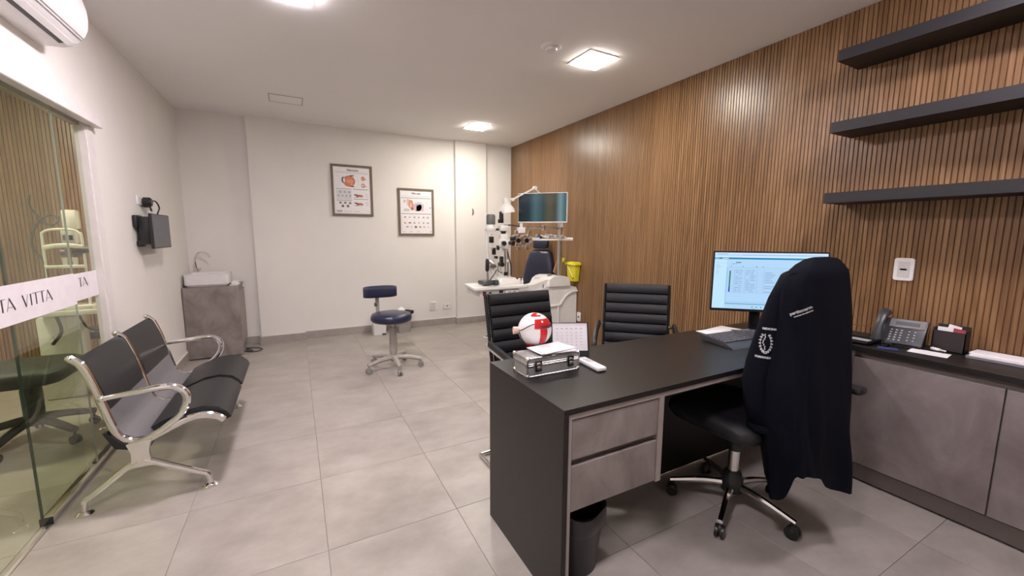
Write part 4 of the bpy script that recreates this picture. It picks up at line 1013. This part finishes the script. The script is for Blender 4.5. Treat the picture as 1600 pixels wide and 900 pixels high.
MB().tube([(1.83, 3.91, .755), (1.86, 3.89, .72), (1.88, 3.90, .69), (1.85, 3.90, .68), (1.83, 3.91, .71), (1.84, 3.92, .74)], .005).build('cable', BLACKP, u, world=True)
MB().cyl((2.90, 4.20, .86), (2.90, 4.20, 1.90), .026, seg=18).build('pole', STEEL, u, world=True)
MB().box(2.46, 3.98, 1.325, 2.94, 4.24, 1.345, .004).box(2.46, 3.98, 1.345, 2.468, 4.24, 1.36).box(2.93, 3.98, 1.345, 2.938, 4.24, 1.36).build('accessory_tray', WHITEM, u, world=True)
MB().tube([(2.90, 4.20, 1.47), (2.62, 4.14, 1.475), (2.50, 4.10, 1.475), (2.34, 4.09, 1.47)], .013).cyl((2.62, 4.14, 1.445), (2.62, 4.14, 1.505), .022).build('phoropter_arm', STEEL, u, world=True)
MB().tube([(2.07, 4.17, 1.475), (2.17, 4.14, 1.50), (2.28, 4.12, 1.485)], .008).cyl((2.10, 4.13, 1.49), (2.14, 4.13, 1.485), .014).build('cable_arm', BLACKP, u, world=True)
random.seed(9)
tr = MB()
for k in range(9): tr.obox((2.55+.038*k, 4.03+.02*(k % 3), 1.362+random.uniform(0, .03)), (.07, .05, .012), (random.uniform(-.5, .5), random.uniform(-.6, .6), random.uniform(0, 3)), .003)
o = tr.build('plastic_packets', mat('clear_plastic', (.62, .60, .58), .2)); tag(o, 'clear plastic packets heaped on the white accessory tray', 'packets')
o = MB().lathe([(.045, 0), (.052, .012), (.03, .05), (.004, .06)], (2.535, 4.12, 1.345), 18, (.15, 0, 1)).build('cotton_holder', DGREY); tag(o, 'dark cap lying at the left end of the accessory tray', 'cap')

# phoropter
ph_ = thing('phoropter', 'chrome phoropter lens head hanging beside the slit lamp', 'phoropter', (2.29, 4.10, 1.20))
MB().box(2.25, 4.08, 1.41, 2.34, 4.13, 1.475, .008).cyl((2.295, 4.10, 1.47), (2.295, 4.10, 1.52), .018).build('bracket', WHITEM, ph_, world=True)
for s in (-1, 1):
    cx = 2.295+s*.055
    MB().cyl((cx, 4.075, 1.325), (cx, 4.13, 1.325), .075, .070, 28).build('lens_housing', mat('phoropter_grey', (.60, .58, .55), .25, metal=.5), ph_, world=True)
    dm = MB()
    for k in range(7):
        a = 2*PI*k/7+.3*s; c = (cx+.052*math.cos(a), 4.07, 1.325+.058*math.sin(a)); dm.cyl((c[0], 4.050, c[2]), (c[0], 4.078, c[2]), .014, .018, 12)
    islands(dm.build('lens_dials', CHROME, ph_, world=True))
    MB().cyl((cx, 4.058, 1.325), (cx, 4.074, 1.325), .026, seg=18).build('eye_lens', BLACKG, ph_, world=True)
    islands(MB().cyl((cx, 4.05, 1.235), (cx, 4.07, 1.235), .020, seg=14).cyl((cx+s*.03, 4.05, 1.42), (cx+s*.03, 4.075, 1.42), .018, seg=14).build('cross_cylinder', STEEL, ph_, world=True))

# slit lamp
sl_ = thing('slit_lamp', 'white slit lamp microscope with joystick on the instrument table', 'slit lamp', (2.0, 4.13, .83))
MB().loft([rr(1.98, 2.24, 4.02, 4.26, .831, r=.02), rr(1.98, 2.24, 4.02, 4.26, .862, r=.02), rr(2.01, 2.20, 4.05, 4.24, .905, r=.02)]).build('base', WHITEM, sl_, world=True)
MB().obox((1.87, 4.12, .862), (.15, .16, .05), (0, 0, .3), .02).cyl((1.80, 4.06, .85), (1.84, 4.06, .85), .03).cyl((1.93, 4.05, .86), (1.97, 4.05, .86), .032).build('joystick_base', DGREY, sl_, world=True)
MB().cyl((1.873, 4.10, .88), (1.866, 4.10, 1.00), .009).build('joystick_stem', STEEL, sl_, world=True)
MB().lathe([(.014, 0), (.022, .02), (.020, .12), (.012, .14)], (1.866, 4.10, .985), 14).build('joystick_grip', BLACKP, sl_, world=True)
MB().tube([(1.99, 4.14, .90), (1.93, 4.14, 1.00), (1.90, 4.14, 1.06), (1.885, 4.14, 1.20), (1.875, 4.14, 1.40)], .020, 8, 4).tube([(1.965, 4.14, 1.00), (1.958, 4.14, 1.20), (1.945, 4.14, 1.40)], .014, 8, 3).build('illumination_column', WHITEM, sl_, world=True)
MB().lathe([(.055, 1.425), (.062, 1.435), (.062, 1.462), (.050, 1.470), (.045, 1.50)], (1.925, 4.14, 0), 24).build('lamp_collar', WHITEM, sl_, world=True)
MB().lathe([(.045, 1.50), (.050, 1.515), (.050, 1.595), (.040, 1.612)], (1.930, 4.14, 0), 24).build('lamp_cap', mat('slit_grey', (.14, .14, .14), .5), sl_, world=True)
islands(MB().box(1.895, 4.09, 1.30, 1.945, 4.12, 1.37, .004).box(1.925, 4.08, 1.17, 1.965, 4.11, 1.245, .004).cyl((1.965, 4.06, 1.14), (1.965, 4.10, 1.14), .016).cyl((2.03, 4.05, 1.06), (2.03, 4.12, 1.06), .026).box(2.015, 4.06, 1.06, 2.05, 4.10, 1.15, .004).build('control_knobs', BLACKP, sl_, world=True))
MB().cyl((1.93, 4.10, 1.24), (1.90, 4.06, 1.24), .012).cyl((1.90, 4.10, 1.10), (1.93, 4.08, 1.07), .02).box(1.90, 4.10, 1.02, 1.98, 4.16, 1.06, .006).build('slit_mirror_mount', STEEL, sl_, world=True)
MB().cyl((1.96, 4.14, 1.448), (2.06, 4.14, 1.448), .012).build('cross_arm', BLACKP, sl_, world=True)
MB().cyl((2.06, 4.14, 1.52), (2.06, 4.14, 1.645), .026, .024).box(2.02, 4.11, 1.52, 2.045, 4.15, 1.56, .003).build('viewing_tube', BLACKP, sl_, world=True)
MB().box(2.025, 4.08, 1.43, 2.125, 4.17, 1.495, .012).build('head_block', WHITEM, sl_, world=True)
MB().lathe([(.02, 1.39), (.035, 1.43)], (2.08, 4.13, 0), 14).build('neck', BLACKP, sl_, world=True)
MB().box(2.035, 4.09, 1.33, 2.125, 4.17, 1.40, .012).obox((2.075, 4.11, 1.29), (.115, .11, .11), (0, .3, 0), .018).build('microscope_body', WHITEM, sl_, world=True)
for dx in (-.040, .045):
    MB().cyl((2.08+dx, 4.06, 1.30), (2.075+dx*1.3, 3.99, 1.295), .022, .026, 16).build('eyepiece', BLACKP, sl_, world=True)
islands(MB().cyl((2.14, 4.08, 1.345), (2.195, 4.05, 1.355), .024, .026).box(1.995, 4.10, 1.22, 2.02, 4.14, 1.27, .004).build('knob', BLACKP, sl_, world=True))
MB().tube([(2.085, 4.14, 1.24), (2.075, 4.14, 1.10), (2.05, 4.14, 1.00), (2.04, 4.14, .95), (2.07, 4.14, .90)], .017, 8, 4).build('microscope_column', WHITEM, sl_, world=True)
MB().cyl((2.145, 4.14, .90), (2.140, 4.14, 1.25), .009).cyl((2.11, 4.14, .92), (2.11, 4.14, 1.22), .010).build('guide_rod', STEEL, sl_, world=True)
MB().box(2.125, 4.12, 1.08, 2.165, 4.16, 1.11, .004).box(2.03, 4.06, .90, 2.10, 4.10, .935, .004).build('rod_clamp', WHITEM, sl_, world=True)
MB().box(2.05, 4.045, .935, 2.095, 4.06, .975, .004).tube([(1.98, 4.10, 1.00), (1.93, 4.06, .95), (1.88, 4.05, .90)], .005).tube([(2.12, 4.1, 1.20), (2.16, 4.1, 1.05), (2.165, 4.1, .93)], .006).tube([(2.0, 4.1, 1.04), (1.99, 4.08, .99), (2.04, 4.07, .96)], .005).build('cable', BLACKP, sl_, world=True)
# chin rest and small bottles on the table right side
MB().box(2.205, 4.15, .831, 2.28, 4.24, .875, .006).cyl((2.22, 4.2, .87), (2.36, 4.2, .885), .010).build('chin_rest_base', BLACKP, sl_, world=True)
for k, (x, y) in enumerate([(2.225, 4.03), (2.250, 4.045), (2.272, 4.025)]):
    o = MB().lathe([(.012, 0), (.013, .035), (.006, .045), (.006, .065), (.001, .072)], (x, y, .8305), 12).build('eye_drop_bottle', WHITEP)
    tag(o, ['leftmost', 'middle', 'rightmost'][k]+' of three white dropper bottles on the instrument table', 'bottle', 'dropper bottles on the instrument table')

# exam lamp
lp_ = thing('exam_lamp', 'white adjustable lamp with cone shade above the slit lamp', 'lamp', (2.90, 4.22, 1.4))
MB().tube([(2.88, 4.20, 1.60), (2.84, 4.24, 1.72), (2.50, 4.16, 1.930)], .009, 8, 1).cyl((2.50, 4.13, 1.93), (2.50, 4.17, 1.93), .022, seg=16).tube([(2.50, 4.15, 1.93), (2.20, 4.15, 1.782)], .010, 8, 1).cyl((2.205, 4.13, 1.785), (2.205, 4.17, 1.785), .018, seg=14).build('lamp_arm', WHITEM, lp_, world=True)
MB().lathe([(.032, 0), (.036, .01), (.040, .065), (.055, .082), (.085, .125), (.092, .165), (.086, .165), (.075, .125), (.045, .09)], (2.118, 4.15, 1.800), 28, (.13, 0, -1)).build('lamp_shade', WHITEM, lp_, world=True)
MB().sph((2.135, 4.15, 1.66), .03, 14, 8).build('bulb', mat('frosted_bulb', (.8, .8, .78), .3), lp_, world=True)

# chart monitor
t = thing('chart_monitor', 'white-edged wall monitor with dark screen above the exam chair', 'monitor', (2.5, 3.99, 1.53))
cA = Vector((2.300, 4.190, 0)); cB = Vector((2.700, 3.778, 0)); e1 = (cB-cA).normalized(); nF = Vector((e1.y, -e1.x, 0)); nF = nF if nF.dot(-cA) > 0 else -nF
WC = (cB-cA).length; Z0, Z1 = 1.527, 1.862
Mq = Matrix(((e1.x, -nF.x, 0, cA.x), (e1.y, -nF.y, 0, cA.y), (0, 0, 1, Z0), (0, 0, 0, 1)))
MB().box(0, 0, 0, WC, .018, Z1-Z0, .003, 1, M=Mq).build('housing', WHITEP, t, world=True)
m = bpy.data.materials.new('screen_painted_reflection'); m.use_nodes = True; nt = m.node_tree; b = nt.nodes['Principled BSDF']
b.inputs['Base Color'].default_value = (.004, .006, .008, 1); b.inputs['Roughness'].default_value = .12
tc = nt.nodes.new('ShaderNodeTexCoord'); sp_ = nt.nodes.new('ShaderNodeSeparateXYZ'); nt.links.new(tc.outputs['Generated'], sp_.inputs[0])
rp = nt.nodes.new('ShaderNodeValToRGB'); e = rp.color_ramp.elements; e[0].position = 0; e[0].color = (.003, .009, .014, 1); e[1].position = 1; e[1].color = (.03, .10, .12, 1)  # room reflection painted across the dark screen as faintly glowing colour bands
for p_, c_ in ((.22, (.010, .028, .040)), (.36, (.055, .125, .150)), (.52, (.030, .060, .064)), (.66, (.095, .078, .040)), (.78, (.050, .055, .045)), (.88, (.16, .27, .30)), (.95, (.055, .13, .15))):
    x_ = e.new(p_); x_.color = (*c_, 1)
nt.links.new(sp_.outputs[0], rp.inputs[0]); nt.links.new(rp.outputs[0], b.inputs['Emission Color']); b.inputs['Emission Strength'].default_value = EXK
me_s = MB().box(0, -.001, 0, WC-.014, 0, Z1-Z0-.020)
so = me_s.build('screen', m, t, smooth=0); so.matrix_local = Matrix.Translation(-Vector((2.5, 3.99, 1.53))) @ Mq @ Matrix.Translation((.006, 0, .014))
MB().box(WC*.5, .018, .05, WC*.5+.05, .10, .15, M=Mq).box(WC*.86, .018, -.05, WC*.92, .06, .06, M=Mq).tube([(2.52, 4.06, 1.62), (2.70, 4.15, 1.62), (2.90, 4.20, 1.62)], .015).build('mount_arm', STEEL, t, world=True)

# exam chair
ec_ = thing('exam_chair', 'navy reclining exam chair with headrest beside the slatted wall', 'exam chair', (2.79, 4.72, 0), math.radians(-62))
# local: faces -y
def pad(name, prof, w0, w1, m, par):
    """prof: list of (y,z,halfwidth,halfthick,ny,nz)"""
    R_ = []
    for (y, z, hw, ht, ny, nz) in prof:
        ring = []
        for k in range(20):
            a = 2*PI*k/20; c, s = math.cos(a), math.sin(a)
            ring.append((hw*math.copysign(abs(c)**.45, c), y+ht*ny*math.copysign(abs(s)**.55, s), z+ht*nz*math.copysign(abs(s)**.55, s)))
        R_.append(ring)
    return MB().loft(R_).build(name, m, par, smooth=60)
DN = mat('exam_navy', (.020, .024, .050), .4)
pad('backrest', [(.20, .58, .20, .03, 1, 0), (.205, .62, .235, .05, 1, 0), (.22, .80, .245, .055, 1, 0), (.25, 1.00, .215, .055, 1, 0), (.27, 1.13, .170, .05, 1, 0), (.28, 1.185, .12, .03, 1, 0)], 0, 0, DN, ec_)
pad('headrest', [(.26, 1.20, .08, .03, 1, 0), (.265, 1.215, .115, .045, 1, 0), (.275, 1.30, .12, .048, 1, 0), (.28, 1.345, .10, .03, 1, 0)], 0, 0, DN, ec_)
pad('seat', [(.22, .52, .22, .03, 0, 1), (.18, .52, .25, .05, 0, 1), (-.20, .53, .25, .055, 0, 1), (-.25, .52, .23, .035, 0, 1)], 0, 0, DN, ec_)
MB().box(-.16, -.18, .40, .16, .20, .465, .01).box(-.10, -.06, .06, .10, .12, .40, .01).box(-.24, -.28, 0, .24, .26, .06, .015).build('pedestal', WHITEM, ec_)
for s in (-1, 1): MB().tube([(s*.26, .18, .50), (s*.28, .12, .66), (s*.28, -.16, .68)], .02, 8, 4).build('armrest', DN, ec_)
fo = MB().box(-.16, -.84, .135, .16, -.62, .150, .004).build('footrest', WHITEM, ec_)
MB().box(-.14, -.82, .150, .14, -.64, .156).build('footrest_mat', BLACKP, fo)
MB().tube([(-.10, -.10, .25), (-.10, -.40, .17), (-.10, -.74, .140)], .012).tube([(.10, -.10, .25), (.10, -.40, .17), (.10, -.74, .140)], .012).build('footrest_arm', CHROME, ec_)
# sharps container
t = thing('sharps_container', 'yellow sharps container hung on the slatted wall', 'sharps container', (3.08, 4.10, .82))
MB().loft([rr(3.05, 3.125, 4.085, 4.235, .815, r=.015), rr(3.04, 3.130, 4.070, 4.250, 1.02, r=.015)]).build('bin', YEL, t, world=True)
MB().loft([rr(3.025, 3.134, 4.05, 4.275, 1.02, r=.015), rr(3.03, 3.134, 4.055, 4.27, 1.042, r=.015), rr(3.05, 3.13, 4.08, 4.24, 1.055, r=.015)]).obox((3.0, 4.26, 1.075), (.02, .04, .05), (.5, 0, 0), .004).build('lid', YEL, t, world=True)
MB().obox((3.034, 4.150, .93), (.004, .18, .014), (math.radians(50), 0, 0)).build('strap', mat('pale_yellow', (.80, .76, .35), .5), t, world=True)
MB().box(3.040, 4.095, .845, 3.044, 4.115, .870).build('warning_mark', INK, t, world=True)
o = MB().obox((3.02, 4.42, .98), (.09, .012, .20), (0, .5, .3), .003).build('cardboard_piece', mat('cardboard', (.52, .33, .22), .8)); tag(o, 'tan cardboard piece standing behind the unit pole', 'cardboard')

# ------------------------------------------------------------------ adjoining room contents
t = thing('treatment_table', 'white instrument column seen through the glass door', 'medical unit', (-1.75, 4.75, 0))
MB().box(-1.90, 4.66, .0, -1.66, 4.90, .70, .02).build('column', WHITEM, t, world=True)
MB().box(-1.86, 4.52, .725, -1.46, 4.86, .765, .006).build('table_top', WHITEM, t, world=True)
MB().tube([(-1.60, 4.56, .72), (-1.56, 4.55, .62), (-1.50, 4.56, .58), (-1.44, 4.58, .62), (-1.42, 4.60, .70)], .008).tube([(-1.72, 4.53, .72), (-1.70, 4.52, .60), (-1.76, 4.52, .50)], .012).build('cable', BLACKP, t, world=True)
t = thing('slit_lamp', 'pale slit lamp with chin-rest arch behind the glass door', 'slit lamp', (-1.65, 4.62, .765))
MB().box(-1.80, 4.54, .766, -1.50, 4.74, .80, .01).build('base', WHITEM, t, world=True)
MB().tube([(-1.765, 4.60, .80), (-1.765, 4.60, 1.32), (-1.755, 4.60, 1.39), (-1.70, 4.60, 1.415), (-1.60, 4.60, 1.415), (-1.55, 4.60, 1.39), (-1.535, 4.60, 1.32), (-1.535, 4.60, .80)], .010, 8, 4).build('arch', WHITEM, t, world=True)
MB().tube([(-1.765, 4.595, 1.268), (-1.70, 4.585, 1.285), (-1.60, 4.585, 1.287), (-1.535, 4.595, 1.275)], .011, 8, 3, flat=1.6).build('forehead_band', WHITEP, t, world=True)
MB().box(-1.765, 4.57, 1.105, -1.535, 4.62, 1.130, .004).build('chin_shelf', WHITEM, t, world=True)
MB().box(-1.665, 4.66, 1.42, -1.575, 4.74, 1.575, .012).box(-1.68, 4.65, 1.30, -1.59, 4.74, 1.42, .012).build('microscope_body', WHITEM, t, world=True)
islands(MB().box(-1.655, 4.62, 1.33, -1.645, 4.64, 1.37).box(-1.62, 4.62, 1.33, -1.60, 4.64, 1.37).box(-1.73, 4.63, 1.292, -1.59, 4.66, 1.302).cyl((-1.60, 4.62, 1.225), (-1.54, 4.62, 1.235), .035).cyl((-1.54, 4.60, 1.25), (-1.49, 4.60, 1.25), .03).cyl((-1.68, 4.63, 1.23), (-1.65, 4.63, 1.23), .025).build('knob', DGREY, t, world=True))
for x in (-1.66, -1.60): MB().cyl((x, 4.62, 1.13), (x, 4.62, 1.19), .014, .018).build('focus_drum', WHITEP, t, world=True)
MB().tube([(-1.80, 4.6, 1.68), (-1.81, 4.6, 1.60), (-1.78, 4.6, 1.53), (-1.72, 4.6, 1.45), (-1.67, 4.6, 1.47), (-1.66, 4.62, 1.52)], .008).tube([(-1.66, 4.6, 1.50), (-1.70, 4.6, 1.53), (-1.77, 4.6, 1.48), (-1.82, 4.6, 1.36), (-1.82, 4.6, 1.25), (-1.77, 4.6, 1.16), (-1.76, 4.6, 1.0)], .009).build('cable', DGREY, t, world=True)
oc2 = thing('swivel_chair', 'grey swivel chair close behind the sliding glass door', 'office chair', (-1.60, 3.77, 0))
DG2 = mat('dusty_black', (.030, .030, .030), .5)
star_base(oc2, -1.60, 3.77, .285, -34, .16, DG2, DG2, .030, .028, leg_end_z=.095, hub_r=.05)
MB().lathe([(.050, .15), (.052, .36), (.044, .38)], (-1.60, 3.77, 0), 20).build('column', DG2, oc2, world=True)
MB().lathe([(.020, .38), (.020, .44)], (-1.60, 3.77, 0), 14).build('gas_column', STEEL, oc2, world=True)
MB().loft([rr(-1.84, -1.40, 3.54, 4.0, .43, 5, .12), rr(-1.87, -1.37, 3.51, 4.03, .46, 5, .12), rr(-1.87, -1.37, 3.51, 4.03, .51, 5, .12), rr(-1.84, -1.40, 3.54, 4.0, .53, 5, .12)]).build('seat', mat('dusty_grey', (.050, .050, .050), .6), oc2, world=True, smooth=60)
MB().tube([(-1.66, 3.77, .40), (-1.80, 3.80, .38), (-1.86, 3.86, .33), (-1.78, 3.80, .34)], .012).build('lever', DG2, oc2, world=True)
t = thing('side_stool', 'low dark stool against slatted wall behind the glass door', 'stool', (-1.64, 5.1, 0))
MB().lathe([(.14, .43), (.15, .44), (.15, .50), (.14, .51)], (-1.66, 5.1, 0), 28).build('seat', DG2, t, world=True)
MB().lathe([(.02, .05), (.02, .43)], (-1.66, 5.1, 0), 14).lathe([(.16, 0), (.16, .02), (.03, .05)], (-1.66, 5.1, 0), 24).build('pedestal', STEEL, t, world=True)
